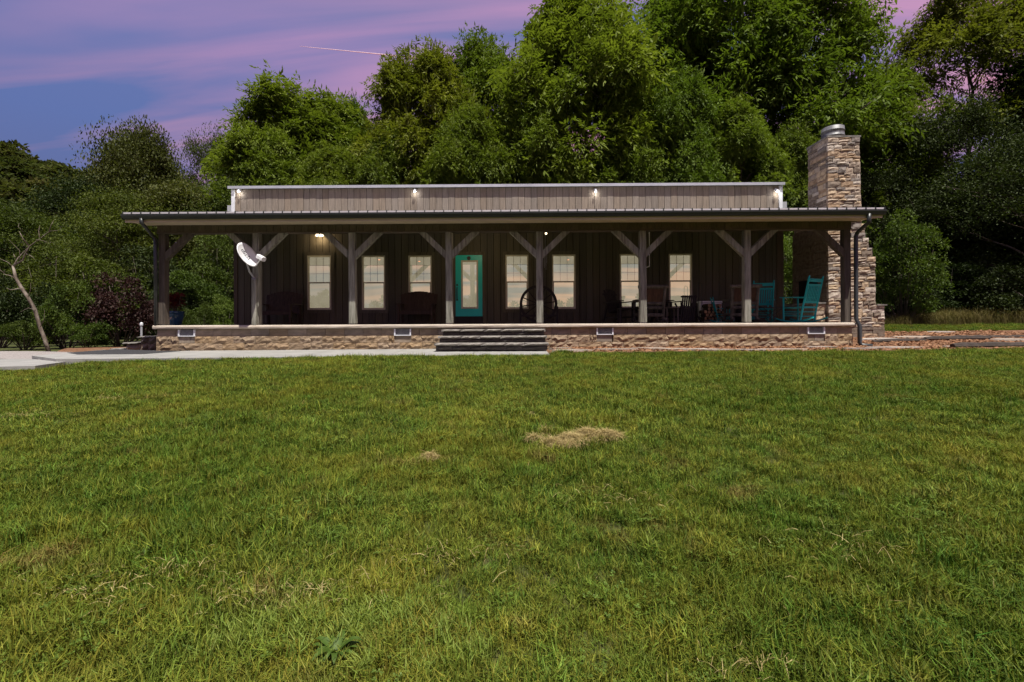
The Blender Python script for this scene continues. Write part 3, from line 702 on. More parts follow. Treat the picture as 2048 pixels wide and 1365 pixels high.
t = .045
MB().box(gx0 - .01, gx0 + t, YW - .032, YW - .016, gz0 - .01, gz1 + .01).box(gx1 - t, gx1 + .01, YW - .032, YW - .016, gz0 - .01, gz1 + .01).box(gx0 + t, gx1 - t, YW - .033, YW - .016, gz1 - t, gz1 + .01).box(gx0 + t, gx1 - t, YW - .033, YW - .016, gz0 - .01, gz0 + t).build('lite_frame', 'window_vinyl', dr)
MB().add([(gx0 + .005, YW - .01, gz0 + .005), (gx1 - .005, YW - .01, gz0 + .005), (gx1 - .005, YW - .01, gz1 - .005), (gx0 + .005, YW - .01, gz1 - .005)], [(0, 1, 2, 3)]).build('pane', 'window_glass', dr)
hx = x0 + .055; hz0 = WZ(600, YW)
MB().box(hx - .03, hx + .03, YW - .03, YW - .016, hz0 - .02, hz0 + .02).tube([(hx, YW - .03, WZ(575, YW)), (hx, YW - .075, WZ(578, YW)), (hx, YW - .08, WZ(587, YW)), (hx, YW - .07, WZ(596, YW)), (hx, YW - .03, hz0)], .016, 7).build('handle', 'black_iron', dr)
MB().lathe([(.0, 0), (.03, 0), (.03, .03), (.0, .03)], (0, 0, 0), 12).build('deadbolt', 'black_iron', dr, loc=(hx, YW - .015, WZ(570, YW))).rotation_euler = (R(90), 0, 0)
MB().lathe([(.06, 0), (.065, .008), (.055, .016)], (0, 0, 0), 18).build('plaque', 'black_iron', dr, loc=((x0+x1)/2, YW - .016, WZ(516.5, YW)), ).rotation_euler = (R(90), 0, 0)
t = .11
MB().box(x0 - t, x0 - .004, YW - .03, YW - .006, F + .01, z1 + t).box(x1 + .004, x1 + t, YW - .03, YW - .006, F + .01, z1 + t).box(x0 - .004, x1 + .004, YW - .028, YW - .006, z1 + .004, z1 + t).build('door_trim', 'wall_wood', dr)
MB().box(x0 - .02, x1 + .02, YW - .06, YW + .05, F + .003, z0 - .004).build('threshold', 'dark_furniture', dr)

# ------------------------------------------------------------------ front steps
sx0, sx1 = WX(886, -.1), WX(1089.5, -.1); scx = (sx0 + sx1) / 2
steps = thing('stone_steps', 'three dark stone porch steps with rough grey treads', 'steps', (scx, -.55, -.02))
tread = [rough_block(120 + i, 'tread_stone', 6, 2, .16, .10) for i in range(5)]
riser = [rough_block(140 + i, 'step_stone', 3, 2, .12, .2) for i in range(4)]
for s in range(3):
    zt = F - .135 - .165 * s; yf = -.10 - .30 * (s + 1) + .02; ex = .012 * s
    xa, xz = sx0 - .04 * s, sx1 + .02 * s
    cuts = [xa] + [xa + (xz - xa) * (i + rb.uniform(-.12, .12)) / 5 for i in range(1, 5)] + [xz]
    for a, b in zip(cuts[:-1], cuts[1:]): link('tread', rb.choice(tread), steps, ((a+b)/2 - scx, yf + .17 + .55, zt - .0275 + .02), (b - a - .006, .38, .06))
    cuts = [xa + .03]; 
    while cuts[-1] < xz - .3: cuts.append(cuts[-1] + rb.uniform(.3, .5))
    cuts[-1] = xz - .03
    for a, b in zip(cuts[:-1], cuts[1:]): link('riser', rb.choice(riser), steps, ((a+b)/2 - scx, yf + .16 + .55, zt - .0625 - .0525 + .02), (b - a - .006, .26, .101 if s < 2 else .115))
# left side steps
xs0 = WX(306, .75)
sl_ = thing('side_steps', 'low grey block side steps with dark caps at the left porch end', 'steps', (xs0 - .5, 1.0, -.05))
o = (xs0 - .5, 1.0, -.05)
def blk(x0, x1, y0, y1, z0, z1, name, me): link(name, me, sl_, ((x0+x1)/2 - o[0], (y0+y1)/2 - o[1], (z0+z1)/2 - o[2]), (x1-x0, y1-y0, z1-z0))
pb = [rough_block(160 + i, 'smooth_block', 3, 2, .1, .1) for i in range(3)]
for a, b in ((xs0 - .43, xs0 - .22), (xs0 - .215, xs0)):
    blk(a, b, .75, 1.9, -.1, .12, 'block', pb[0]); blk(a, b, .76, 1.9, .125, .29, 'block', pb[1])
blk(xs0 - .86, xs0 - .435, .78, 1.9, -.1, .12, 'block', pb[2])
blk(xs0 - .47, xs0 + .01, .70, 1.95, .294, .345, 'tread', tread[0]); blk(xs0 - .92, xs0 - .44, .72, 1.95, .124, .17, 'tread', tread[1]); blk(xs0 - 1.3, xs0 - .9, .76, 1.9, -.06, .0, 'tread', tread[2])
wp = W(283, 645, 1.2)
t_ = thing('path_light', 'slim white marker post on the left side steps', 'post', (wp.x, 1.2, .345))
MB().tube([(0, 0, 0), (0, 0, .30)], .028, 8).build('stake', 'grey_plastic', t_); MB().lathe([(.03, .30), (.042, .31), (.042, .37), (.012, .40)], n=10).build('cap', 'white_trim', t_)

# ------------------------------------------------------------------ chimney
YC = 1.7; cxl = WX(1657, YC)
chim = thing('stone_chimney', 'tall ledge stone chimney with metal flue beside the right porch end', 'chimney', (cxl + .7, YC + .85, .15))
co = chim.location
ZT = WZ(275, YC, 1690)
def right_edge(z):
    h = z - F
    if h < .0: return WX(1769, YC)
    if h < .50: return WX(1769, YC)
    if h < 1.8: return WX(1751, YC)
    t = min(1, (h - 1.8) / 1.25); t = round(t * 4) / 4
    return WX(1751 - 27 * t - (4 * (h - 3.2) / 2.4 if h > 3.2 else 0), YC)
def back_edge(z):
    h = z - F
    if h < 3.0: return 3.45
    return max(2.62, 3.45 - (h - 3.0) * 2.6)
core = MB()
zz = .0
zl = [z for z in np.arange(.0, ZT, .12)] + [ZT - .02]
for a, b in zip(zl[:-1], zl[1:]): core.box(cxl + .05, right_edge(a) - .05, YC + .05, back_edge(a) - .05, a, b - .0005)
core.build('core', 'mortar', chim, off=co)
stones = [rough_block(200 + i, 'ledge_stone', 3, 2, .16, .14) for i in range(12)]
rc = random.Random(21); cand = []
def face(zone, x_of, horiz, ylo, yhi):
    pass
z = .12
while z < ZT - .05:
    h = min(rc.choice([.07, .085, .10, .12, .15, .18]), ZT - z)
    if ZT - z - h < .05: h = ZT - z
    # front face (-Y)
    x = cxl - .01; xe = right_edge(z + h/2)
    while x < xe - .02:
        l = min(rc.uniform(.13, .42), xe - x)
        if xe - x - l < .09: l = xe - x
        if h > .14 and rc.random() < .35:
            hh = h * rc.uniform(.4, .6)
            cand.append(('f', x, x + l, z, z + hh)); cand.append(('f', x, x + l, z + hh, z + h))
        else: cand.append(('f', x, x + l, z, z + h))
        x += l
    # left face (-X)
    y = YC + .055; ye = back_edge(z + h/2)
    while y < ye - .02:
        l = min(rc.uniform(.16, .46), ye - y)
        if ye - y - l < .1: l = ye - y
        cand.append(('l', y, y + l, z, z + h)); y += l
    # right and back faces, coarser, joined
    z += h
# pick which become parts: upper left face and the front show, the low left face is hidden by shade
def prio(c): 
    k, a, b, z0, z1 = c; s = (b - a) * (z1 - z0)
    if z0 < F - .2: s *= .3
    return s * (1.0 if k == 'f' else (.45 if z0 > F + 2.9 else .15))
cand.sort(key=prio, reverse=True)
extra = MB()
for i, (k, a, b, z0, z1) in enumerate(cand):
    g = .005; dz = rc.uniform(.0, .035)
    if i < 292:
        me = rc.choice(stones)
        if k == 'f': link('stone', me, chim, ((a+b)/2 - co.x, YC + .045 - dz*.5 - co.y, (z0+z1)/2 - co.z), (b-a-g*2, .10 + dz, z1-z0-g*2))
        else: link('stone', me, chim, (cxl + .045 - dz*.5 - co.x, (a+b)/2 - co.y, (z0+z1)/2 - co.z), (b-a-g*2, .10 + dz, z1-z0-g*2), (0, 0, R(-90)))
    else:
        if k == 'f': extra.box(a+g, b-g, YC - dz*.6, YC + .1, z0+g, z1-g)
        else: extra.box(cxl - dz*.6, cxl + .1, a+g, b-g, z0+g, z1-g)
z = .1
while z < ZT - .05:
    h = .14; xe = right_edge(z + h/2); ye = back_edge(z + h/2)
    y = YC + .11
    while y < ye - .05: l = min(rc.uniform(.2, .5), ye - y); extra.box(xe - .08, xe + rc.uniform(-.02, .015), y + .005, y + l - .005, z + .005, min(z + h, ZT) - .005); y += l
    x = cxl + .1
    while x < xe - .1: l = min(rc.uniform(.2, .5), xe - .1 - x); extra.box(x + .005, x + l - .005, ye - .08, ye + rc.uniform(-.02, .015), z + .005, min(z + h, ZT) - .005); x += l
    z += h
tag(extra.build('stonework', 'ledge_stone', chim, off=co), kind='stuff')
MB().box(cxl - .03, right_edge(ZT) + .03, YC - .03, 2.66, ZT - .005, ZT + .045).build('cap_stone', 'tread_stone', chim, off=co)
fx, fy = WX(1667, 2.12), 2.12
fl = MB().lathe([(.30, 0), (.30, .10), (.312, .105), (.312, .125), (.30, .13), (.30, .27), (.312, .275), (.312, .295), (.30, .30), (.30, .40), (.285, .41), (.285, .02)], n=32, cap=False)
fl.build('flue', 'flue_metal', chim, True, loc=(fx - co.x, fy - co.y, ZT + .04 - co.z))
# hearth ledge and right base cap
hx0 = WX(1633, 1.78)
for a, b, z0, z1 in ((hx0, hx0 + .2, F + .03, F + .2), (hx0 + .205, cxl - .03, F + .03, F + .26), (hx0, hx0 + .26, F + .205, F + .36), (hx0 + .265, cxl - .03, F + .27, F + .42), (hx0, hx0 + .3, F + .365, F + .56), (hx0 + .305, cxl - .03, F + .43, F + .56)):
    link('stone', rc.choice(stones), chim, ((a+b)/2 - co.x, 1.85 - co.y, (z0+z1)/2 - co.z), (b-a-.006, .16, z1-z0-.006))
MB().box(hx0 + .02, cxl - .02, 1.93, 3.4, .2, F + .555).build('hearth', 'mortar', chim, off=co)
MB().box(hx0 - .03, cxl - .035, 1.74, 3.42, F + .562, F + .615).build('hearth_cap', 'tread_stone', chim, off=co)
MB().box(WX(1751, YC) + .02, WX(1769, YC) + .05, YC - .05, 3.0, F + .50, F + .54).build('shoulder_cap', 'tread_stone', chim, off=co)
MB().box(cxl - .045, cxl + .02, 2.15, 3.05, F + .62, F + 1.35).build('firebox', 'dark_void', chim, off=co)
# ------------------------------------------------------------------ lamps
def lamp_light(o, loc, energy, color, r=.03):
    l = bpy.data.lights.new('bulb_light', 'POINT'); l.energy = energy; l.color = color; l.shadow_soft_size = r
    q = bpy.data.objects.new('bulb_light', l); col.objects.link(q); q.parent = o; q.location = loc
for px, lab in ((479, 'small lit spotlight at the left end of the parapet'), (830, 'small lit parapet spotlight left of the door'), (1191, 'small lit parapet spotlight right of the door'), (1553, 'small lit spotlight at the right end of the parapet')):
    p = W(px, 379, YW - .06)
    t = thing('parapet_spotlight', lab, 'spotlight', (p.x, YW - .012, p.z), 0, 'spotlights under the parapet coping')
    MB().lathe([(.045, 0), (.045, .02), (.02, .03)], n=12).build('mount', 'white_trim', t).rotation_euler = (R(90), 0, 0)
    MB().tube([(0, -.03, 0), (0, -.07, -.01), (0, -.085, -.03)], .014, 6).build('arm', 'white_trim', t)
    MB().lathe([(.02, .02), (.048, -.02), (.052, -.06), (.046, -.06), (.018, -.01)], (0, -.09, -.03), 12, False).build('shade', 'white_trim', t, True)
    MB().lathe([(.005, -.095), (.026, -.08), (.03, -.06), (.015, -.03)], (0, -.09, -.03), 10).build('bulb', 'lamp_white', t, True)
    lamp_light(t, (0, -.10, -.16), 1.6, (1, .96, .90))
# porch wall lamp with two heads
p = W(640, 470, YW - .1)
t = thing('porch_wall_lamp', 'lit twin-head lamp high on the wall above the leftmost window', 'lamp', (p.x, YW - .01, p.z))
MB().box(-.06, .06, -.03, 0, -.05, .05).build('plate', 'white_trim', t)
for s in (-1, 1):
    MB().tube([(s*.02, -.03, 0), (s*.07, -.09, .01), (s*.09, -.13, -.02)], [.015, .03, .055], 8).build('head', 'white_trim', t)
    MB().lathe([(.02, -.03), (.05, 0), (.01, .01)], (s*.092, -.14, -.03), 10).build('bulb', 'lamp_warm', t, True)
lamp_light(t, (0, -.20, -.12), 9.0, (1, .72, .42))
# hanging bulbs
for px, py, Y, lab in ((1092, 467, 2.0, 'bare lit bulb hanging near the wheel under the porch ceiling'), (1275, 460.5, 2.0, 'bare lit bulb hanging left of the post by the log rocker'), (1481, 460.5, 2.0, 'bare lit bulb hanging left of the post nearest the teal rockers')):
    p = W(px, py, Y); zc_ = ZB1 + (ZCW - ZB1) * (Y - YP) / (YW - YP)
    t = thing('hanging_bulb', lab, 'bulb', (p.x, Y, zc_ - .02), 0, 'bulbs under the porch ceiling'); d = p.z - zc_ + .02
    MB().tube([(0, 0, 0), (0, 0, d + .06)], .007, 5).build('cord', 'black_iron', t); MB().lathe([(.018, .075), (.022, .04), (.016, .035)], (0, 0, d), 8).build('socket', 'black_iron', t)
    MB().lathe([(.004, -.04), (.03, -.02), (.032, .005), (.015, .035)], (0, 0, d), 10).build('bulb', 'lamp_warm', t, True)
    lamp_light(t, (0, 0, d - .06), 2.0, (1, .75, .45))
# ceiling fan
p = W(946, 468, 1.7); zc_ = ZB1 + (ZCW - ZB1) * (1.7 - YP) / (YW - YP)
t = thing('ceiling_fan', 'dark ceiling fan with a lit globe above the teal door', 'fan', (p.x, 1.7, zc_)); d = p.z - zc_
MB().tube([(0, 0, 0), (0, 0, d + .12)], .018, 8).build('rod', 'black_iron', t); MB().lathe([(.04, .14), (.11, .11), (.12, .06), (.06, .03)], (0, 0, d), 16).build('motor', 'black_iron', t, True)
for k in range(5):
    a = R(72 * k + 10); c, s = math.cos(a), math.sin(a)
    MB().bar((c*.12, s*.12, d + .08), (c*.62, s*.62, d + .07), .13, .012).build('blade', 'dark_furniture', t)
MB().lathe([(.005, -.07), (.05, -.055), (.075, -.01), (.06, .03)], (0, 0, d), 14).build('globe', 'lamp_warm', t, True)
lamp_light(t, (0, 0, d - .12), 14.0, (1, .75, .45))
# wind chime and hanging hook
p = W(1091, 520, 1.9)
t = thing('wind_chime', 'slim metal wind chime hanging beside the post in front of the wheel', 'wind chime', (p.x, 1.9, F + 2.9))
MB().tube([(0, 0, 0), (0, 0, -.75)], .004, 5).build('string', 'galvanised', t); MB().lathe([(.05, 0), (.05, .015)], (0, 0, -.76), 12).build('disc', 'brown_slat', t)
for k in range(5):
    a = R(72*k); MB().tube([(.04*math.cos(a), .04*math.sin(a), -.78), (.04*math.cos(a), .04*math.sin(a), -1.05 - .05*k)], .008, 6).build('chime_tube', 'galvanised', t)
p = W(1299, 520, 1.6)
t = thing('hanging_hook', 'thin white hook hanging from the ceiling beside the post by the log rocker', 'hook', (p.x, 1.6, F + 2.9)); d0 = WZ(535, 1.6) - F - 2.9
MB().tube([(0, 0, 0), (0, 0, d0)], .011, 6).build('rod', 'white_trim', t); MB().tube([(0, 0, d0 + .04), (0, -.01, d0), (-.12, -.01, d0 - .03)], .012, 6).build('hook_end', 'white_trim', t)

# ------------------------------------------------------------------ satellite dish
pw = W(509, 560, -.0); yb = .0
dish = thing('satellite_dish', 'white satellite dish with black lettering on a short wooden pole at the porch edge', 'satellite dish', (pw.x, yb - .0, F))
pb_ = dish.location; hp = pw.z - F
MB().bar((0, 0, 0), (0, 0, hp), .125, .085, (0, 1, 0), .008).build('pole', 'post_wood', dish)
dc = W(491.5, 512, -.45) - pb_; nrm = Vector((.90, -.20, .39)).normalized()
u = Vector((.55, .30, -.78)); u = (u - nrm * u.dot(nrm)).normalized(); v = nrm.cross(u)
rot = Matrix((u, v, nrm)).transposed()
A, B = .335, .300; m = MB(); nr, ns = 7, 36; th = .012
def dpt(i, k, back):
    r = i / nr; a = 2*math.pi*k/ns; q = rot @ Vector((A*r*math.cos(a), B*r*math.sin(a), .075*r*r - (th if back else 0))); return dc + q
for back in (0, 1):
    o0 = len(m.v); m.v.append(tuple(dpt(0, 0, back)))
    for i in range(1, nr+1):
        for k in range(ns): m.v.append(tuple(dpt(i, k, back)))
    for k in range(ns):
        f = (o0, o0+1+k, o0+1+(k+1) % ns); m.f.append(f if not back else f[::-1])
        for i in range(1, nr): f = (o0+1+(i-1)*ns+k, o0+1+i*ns+k, o0+1+i*ns+(k+1) % ns, o0+1+(i-1)*ns+(k+1) % ns); m.f.append(f if not back else f[::-1])
o1 = 1 + nr*ns
for k in range(ns): a = 1+(nr-1)*ns+k; b = 1+(nr-1)*ns+(k+1) % ns; m.f.append((a, o1+a, o1+b, b))
refl = m.build('reflector', 'white_plastic', dish, True)
# lettering on the reflector
cu = bpy.data.curves.new('lettering', 'FONT'); cu.body = 'dish'; cu.size = .19; cu.align_x = 'CENTER'; cu.align_y = 'CENTER'; cu.extrude = .001; cu.shear = .2
to = bpy.data.objects.new('tmp_text', cu); col.objects.link(to); dg = bpy.context.evaluated_depsgraph_get()
me = bpy.data.meshes.new_from_object(to.evaluated_get(dg)); bpy.data.objects.remove(to)
me.materials.clear(); me.materials.append(MATS['lettering'])
tx = Matrix((u, v, nrm)).transposed()
for vert in me.vertices:
    q = vert.co; x, y = q.x - .04, q.y + .03
    a = R(8); x, y = x*math.cos(a) - y*math.sin(a), x*math.sin(a) + y*math.cos(a)
    zz = .075 * ((x/A)**2 + (y/B)**2) + .003 + q.z
    vert.co = dc + tx @ Vector((x, y, zz))
link('lettering', me, refl)
low = dc + u * A * .95 + nrm * .06
lnb = W(523, 517, -.46) - pb_
MB().tube([tuple(dc + u*.25 - nrm*.02), tuple(low), tuple(lnb)], .014, 6).build('feed_arm', 'white_plastic', dish)
MB().bar(tuple(lnb + Vector((.06, 0, -.03))), tuple(lnb + Vector((-.11, .05, .06))), .13, .11, (0, 0, 1), .02).build('feed_horn', 'white_plastic', dish)
MB().tube([(0, 0, hp - .02), (0, 0, hp + .03), tuple(Vector((-.07, -.1, hp + .2))), tuple(dc - nrm*.06 + u*.06)], .024, 8).build('mast', 'grey_plastic', dish)
MB().bar(tuple(dc - nrm*.09 - u*.08), tuple(dc - nrm*.02 + u*.12), .09, .07).build('bracket', 'grey_plastic', dish)
MB().box(-.05, .06, -.05, .05, hp, hp + .05).build('mast_clamp', 'galvanised', dish)

# ------------------------------------------------------------------ furniture (front of every seat faces local -Y)
def bench(name, label, loc, rz):
    t = thing(name, label, 'bench', loc, rz, 'slat-back porch benches'); w = 1.12; h = w/2
    for i in range(11):
        s = (i - 5) / 5; x = s * (h - .06); xt = s * (h + .0); zt = 1.10 - .10 * s * s
        MB().bar((x, .24, .36), (xt, .44, zt), .108, .022, (0, -1, 0)).build('back_slat', 'bench_wood', t)
    MB().bar((-h + .05, .30, .50), (h - .05, .30, .50), .03, .07).build('lower_rail', 'bench_wood', t); MB().bar((-h + .02, .425, .93), (h - .02, .425, .93), .03, .07).build('upper_rail', 'bench_wood', t)
    for k in range(5): MB().bar((-h + .07, -.26 + k*.115, .42 - k*.016), (h - .07, -.26 + k*.115, .42 - k*.016), .095, .024).build('seat_slat', 'bench_wood', t)
    MB().bar((-h + .07, -.325, .37), (h - .07, -.325, .37), .026, .11).build('apron', 'bench_wood', t)
    for s in (-1, 1):
        MB().bar((s*(h-.035), -.30, .04), (s*(h-.035), -.30, .62), .06, .09).build('leg', 'bench_wood', t); MB().bar((s*(h-.035), .36, .04), (s*(h-.035), .30, .62), .06, .09).build('leg', 'bench_wood', t)
        MB().bar((s*(h-.01), -.40, .64), (s*(h-.01), .36, .66), .12, .03).build('arm', 'bench_wood', t)
        MB().bar((s*(h-.035), -.42, .022), (s*(h-.035), .48, .022), .07, .045).build('runner', 'bench_wood', t)
    return t
bench('porch_bench', 'dark brown slat-back bench behind the satellite dish', (WX(556, 2.55), 2.6, F), 0)
bench('porch_bench', 'dark slat-back bench under the window left of the teal door', (WX(834, 2.75), 2.75, F), R(2))

# big spoked wheel in a stand
wc = W(1077, 608.5, 2.75)
wh = thing('wagon_wheel', 'large dark spoked wheel on a stand between two windows', 'wheel', (wc.x, 2.75, F)); cz = wc.z - F; r0 = cz - .03
m = MB(); n = 48
for k in range(n):
    a0, a1 = 2*math.pi*k/n, 2*math.pi*(k+1)/n
    vs = []
    for a in (a0, a1):
        for r, y in ((r0 - .085, -.05), (r0, -.05), (r0, .05), (r0 - .085, .05)): vs.append((r*math.cos(a), y, cz + r*math.sin(a)))
    m.add(vs, [(0, 1, 5, 4), (1, 2, 6, 5), (2, 3, 7, 6), (3, 0, 4, 7)])
m.build('rim', 'dark_furniture', wh)
for k in range(12):
    a = 2*math.pi*k/12 + .13; MB().bar((.09*math.cos(a), 0, cz + .09*math.sin(a)), ((r0-.08)*math.cos(a), 0, cz + (r0-.08)*math.sin(a)), .035, .04, (0, 1, 0)).build('spoke', 'dark_furniture', wh)
MB().tube([(0, -.12, cz), (0, -.08, cz), (0, .08, cz), (0, .12, cz)], [.07, .11, .11, .07], 14).build('hub', 'dark_furniture', wh)
for s in (-1, 1):
    MB().bar((s*(r0-.02), -.14, .0), (s*(r0-.02), -.14, .56), .06, .06, (0, 1, 0)).build('stand_post', 'dark_furniture', wh); MB().bar((s*(r0-.02), -.2, .03), (s*(r0-.02), .25, .03), .06, .06).build('stand_foot', 'dark_furniture', wh)
MB().bar((-r0 + .05, -.14, .26), (r0 - .05, -.14, .26), .05, .07).build('stand_rail', 'dark_furniture', wh)

def adirondack(label, loc, rz):
    t = thing('slat_chair', label, 'chair', loc, rz, 'dark slat-back chairs'); h = .30
    for i in range(5):
        s = (i - 2) / 2; MB().bar((s*.20, .22, .32), (s*.235, .43, 1.10 - .04*s*s), .085, .02, (0, -1, 0)).build('back_slat', 'dark_furniture', t)
    MB().bar((-.27, .30, .52), (.27, .30, .52), .03, .06).build('lower_rail', 'dark_furniture', t); MB().bar((-.33, .405, .93), (.33, .405, .93), .03, .07).build('upper_rail', 'dark_furniture', t)
    for k in range(5): MB().bar((-.29, -.27 + k*.12, .47 - k*.025), (.29, -.27 + k*.12, .47 - k*.025), .10, .022).build('seat_slat', 'dark_furniture', t)
    for s in (-1, 1):
        MB().bar((s*.30, -.28, .0), (s*.30, -.28, .66), .05, .07).build('leg', 'dark_furniture', t); MB().bar((s*.29, .45, .0), (s*.29, .24, .64), .05, .07).build('leg', 'dark_furniture', t)
        MB().bar((s*.32, -.38, .69), (s*.32, .34, .66), .13, .025).build('arm', 'dark_furniture', t)
        MB().bar((s*.27, -.28, .20), (s*.27, .36, .18), .035, .05).build('side_rail', 'dark_furniture', t)
    return t
adirondack('dark slat-back chair standing left of the log rocker by the post', (WX(1240, 2.3), 2.35, F), R(38))
adirondack('dark slat-back chair between the log rocker and the leaning folded chair', (WX(1338, 2.3), 2.35, F), R(38))

def log_rocker(label, loc, rz):
    t = thing('log_rocker', label, 'rocking chair', loc, rz, 'rustic log rocking chairs'); h = .33
    L = lambda name, p, q, r, par=t: MB().tube([p, ((p[0]+q[0])/2 + .006, (p[1]+q[1])/2, (p[2]+q[2])/2 + .005), q], [r, r*1.06, r*.94], 9).build(name, 'log_wood', par)
    for s in (-1, 1):
        L('back_post', (s*h, .30, .12), (s*(h+.01), .46, 1.02), .042); L('leg', (s*h, -.28, .12), (s*h, -.28, .64), .042); L('arm', (s*(h+.01), -.36, .66), (s*(h+.01), .38, .64), .046)
        m = MB(); pts = [(s*h, -.45 + .105*k, .045 + .09*((k - 4.6)/4.6)**2) for k in range(10)]; m.tube(pts, .04, 8).build('rocker', 'log_wood', t)
        L('side_stretcher', (s*h, -.27, .26), (s*h, .32, .26), .03)
    L('top_rail', (-h - .09, .47, 1.03), (h + .09, .47, 1.03), .052)
    L('lower_rail', (-h, .35, .56), (h, .35, .56), .05); L('seat_rail', (-h, .32, .44), (h, .32, .44), .045); L('rear_stretcher', (-h, .31, .23), (h, .31, .23), .05)
    L('seat_rail', (-h, -.27, .46), (h, -.27, .46), .045); L('front_stretcher', (-h, -.27, .23), (h, -.27, .23), .04)
    for i in range(7): x = -h + .07 + i*(2*h - .14)/6; MB().bar((x, .36, .60), (x, .445, .98), .082, .02, (0, -1, 0)).build('back_slat', 'brown_slat', t)
    for k in range(5): MB().bar((-h + .03, -.21 + k*.12, .475), (h - .03, -.21 + k*.12, .475), .10, .022).build('seat_slat', 'brown_slat', t)
    return t
log_rocker('rustic log rocking chair with brown back behind the post near the windows', (WX(1302, 1.1), 1.35, F), R(180))
log_rocker('rustic log rocking chair with brown back in front of the teal rockers', (WX(1487, 1.1), 1.3, F), R(172))

def teal_rocker(label, loc, rz):
    t = thing('teal_rocker', label, 'rocking chair', loc, rz, 'teal painted rocking chairs'); h = .27; M = 'teal_paint'
    T = lambda name, p, q, r: MB().tube([p, q], r, 8).build(name, M, t)
    for s in (-1, 1):
        MB().tube([(s*h, .22, .07), (s*h, .285, .42), (s*h, .46, 1.20), (s*h, .475, 1.25), (s*h, .48, 1.27)], [.024, .026, .024, .02, .008], 8).build('back_post', M, t)
        MB().tube([(s*(h+.02), -.27, .07), (s*(h+.02), -.27, .70)], .023, 8).build('leg', M, t)
        MB().bar((s*(h+.02), -.36, .715), (s*(h+.02), .34, .69), .085, .022).build('arm', M, t)
        pts = [(s*(h+.01), -.50 + .12*k, .03 + .11*((k - 4.2)/4.8)**2) for k in range(10)]; MB().tube(pts, .021, 7).build('rocker', M, t)
        T('side_stretcher', (s*(h+.01), -.27, .20), (s*h, .24, .18), .012); T('side_stretcher', (s*(h+.01), -.27, .31), (s*h, .26, .29), .012)
    def rail(z0, z1, name):
        y = lambda z: .285 + (z - .42) * (.175/.78)
        MB().bar((0, y(z0), z0), (0, y(z1), z1), 2*h - .03, .02, (0, -1, 0)).build(name, M, t)
    rail(1.10, 1.19, 'top_rail'); rail(.99, 1.045, 'upper_rail'); rail(.53, .59, 'lower_rail')
    y = lambda z: .285 + (z - .42) * (.175/.78)
    for i in range(8): x = -h + .055 + i*(2*h - .11)/7; MB().bar((x, y(.58), .58), (x, y(1.0), 1.0), .036, .012, (0, -1, 0)).build('back_slat', M, t)
    for k in range(7): MB().bar((-h, -.25 + k*.08, .435 - .02*math.sin(k/6*3.14)), (h, -.25 + k*.08, .435 - .02*math.sin(k/6*3.14)), .068, .018).build('seat_slat', M, t)
    MB().bar((-h-.02, -.28, .42), (h+.02, -.28, .42), .025, .05).build('seat_rail', M, t); MB().bar((-h, .28, .42), (h, .28, .42), .025, .05).build('seat_rail', M, t)
    T('front_stretcher', (-h, -.27, .25), (h, -.27, .25), .012); T('rear_stretcher', (-h, .24, .17), (h, .24, .17), .012); T('rear_stretcher', (-h, .26, .30), (h, .26, .30), .012)
    return t
teal_rocker('teal rocking chair seen from the side next to the stone chimney', (WX(1602, .75), .80, F), R(-158))
teal_rocker('teal rocking chair seen from behind, right of the log rocker', (WX(1520, 2.1), 2.1, F), R(165))
tr3 = teal_rocker('small teal child-size rocking chair seen edge-on beside the firewood', (WX(1447, 2.2), 2.3, F), R(78)); tr3.scale = (.64, .64, .64)
# folded slatted chair leaning
p = (WX(1378, 1.9), 1.95, F)
t = thing('folded_chair', 'black slatted folded chair leaning between the slat chair and the firewood', 'chair', p, R(10))
for i in range(7):
    x = -.21 + i*.07; MB().bar((x - .06, -.02, .05), (x + .16, .20, .86), .048, .016, (0, -1, 0)).build('slat', 'dark_furniture', t)
for z, k in ((.16, 0), (.50, 1), (.82, 2)): f = (z - .05)/.81; MB().bar((-.27 - .06 + .22*f, -.005 + .22*f, z), (.27 - .06 + .22*f, -.005 + .22*f, z), .03, .05).build('cross_rail', 'dark_furniture', t)
for s in (-1, 1): MB().bar((s*.27 + .18, .02, .0), (s*.27 - .02, .26, .62), .035, .045).build('leg', 'dark_furniture', t)
# side tables
def side_table(label, loc, w, d, h, mat, cross=False):
    t = thing('side_table', label, 'table', loc, 0); MB().box(-w/2, w/2, -d/2, d/2, h - .025, h).build('table_top', mat, t)
    if cross:
        for s in (-1, 1): MB().tube([(-w/2+.04, s*(d/2-.03), 0), (0, s*(d/2-.03), h*.5), (w/2-.04, s*(d/2-.03), h - .03)], .009, 6).build('leg', mat, t); MB().tube([(w/2-.04, s*(d/2-.05), 0), (0, s*(d/2-.05), h*.5), (-w/2+.04, s*(d/2-.05), h - .03)], .009, 6).build('leg', mat, t)
    else:
        for a in (-1, 1):
            for b in (-1, 1): MB().box(a*(w/2-.03) - .02, a*(w/2-.03) + .02, b*(d/2-.03) - .02, b*(d/2-.03) + .02, 0, h - .027).build('leg', mat, t)
side_table('small dark side table between the log rocker and slat chair', (WX(1341, 1.5), 1.5, F), .38, .38, .47, 'trim_wood')
side_table('low dark side table in front of the leftmost slat chair', (WX(1258, 1.6), 1.65, F), .62, .38, .46, 'dark_furniture')
side_table('thin black metal table with crossed legs between the teal rockers', (WX(1541, 1.5), 1.5, F), .62, .36, .46, 'black_iron', True)
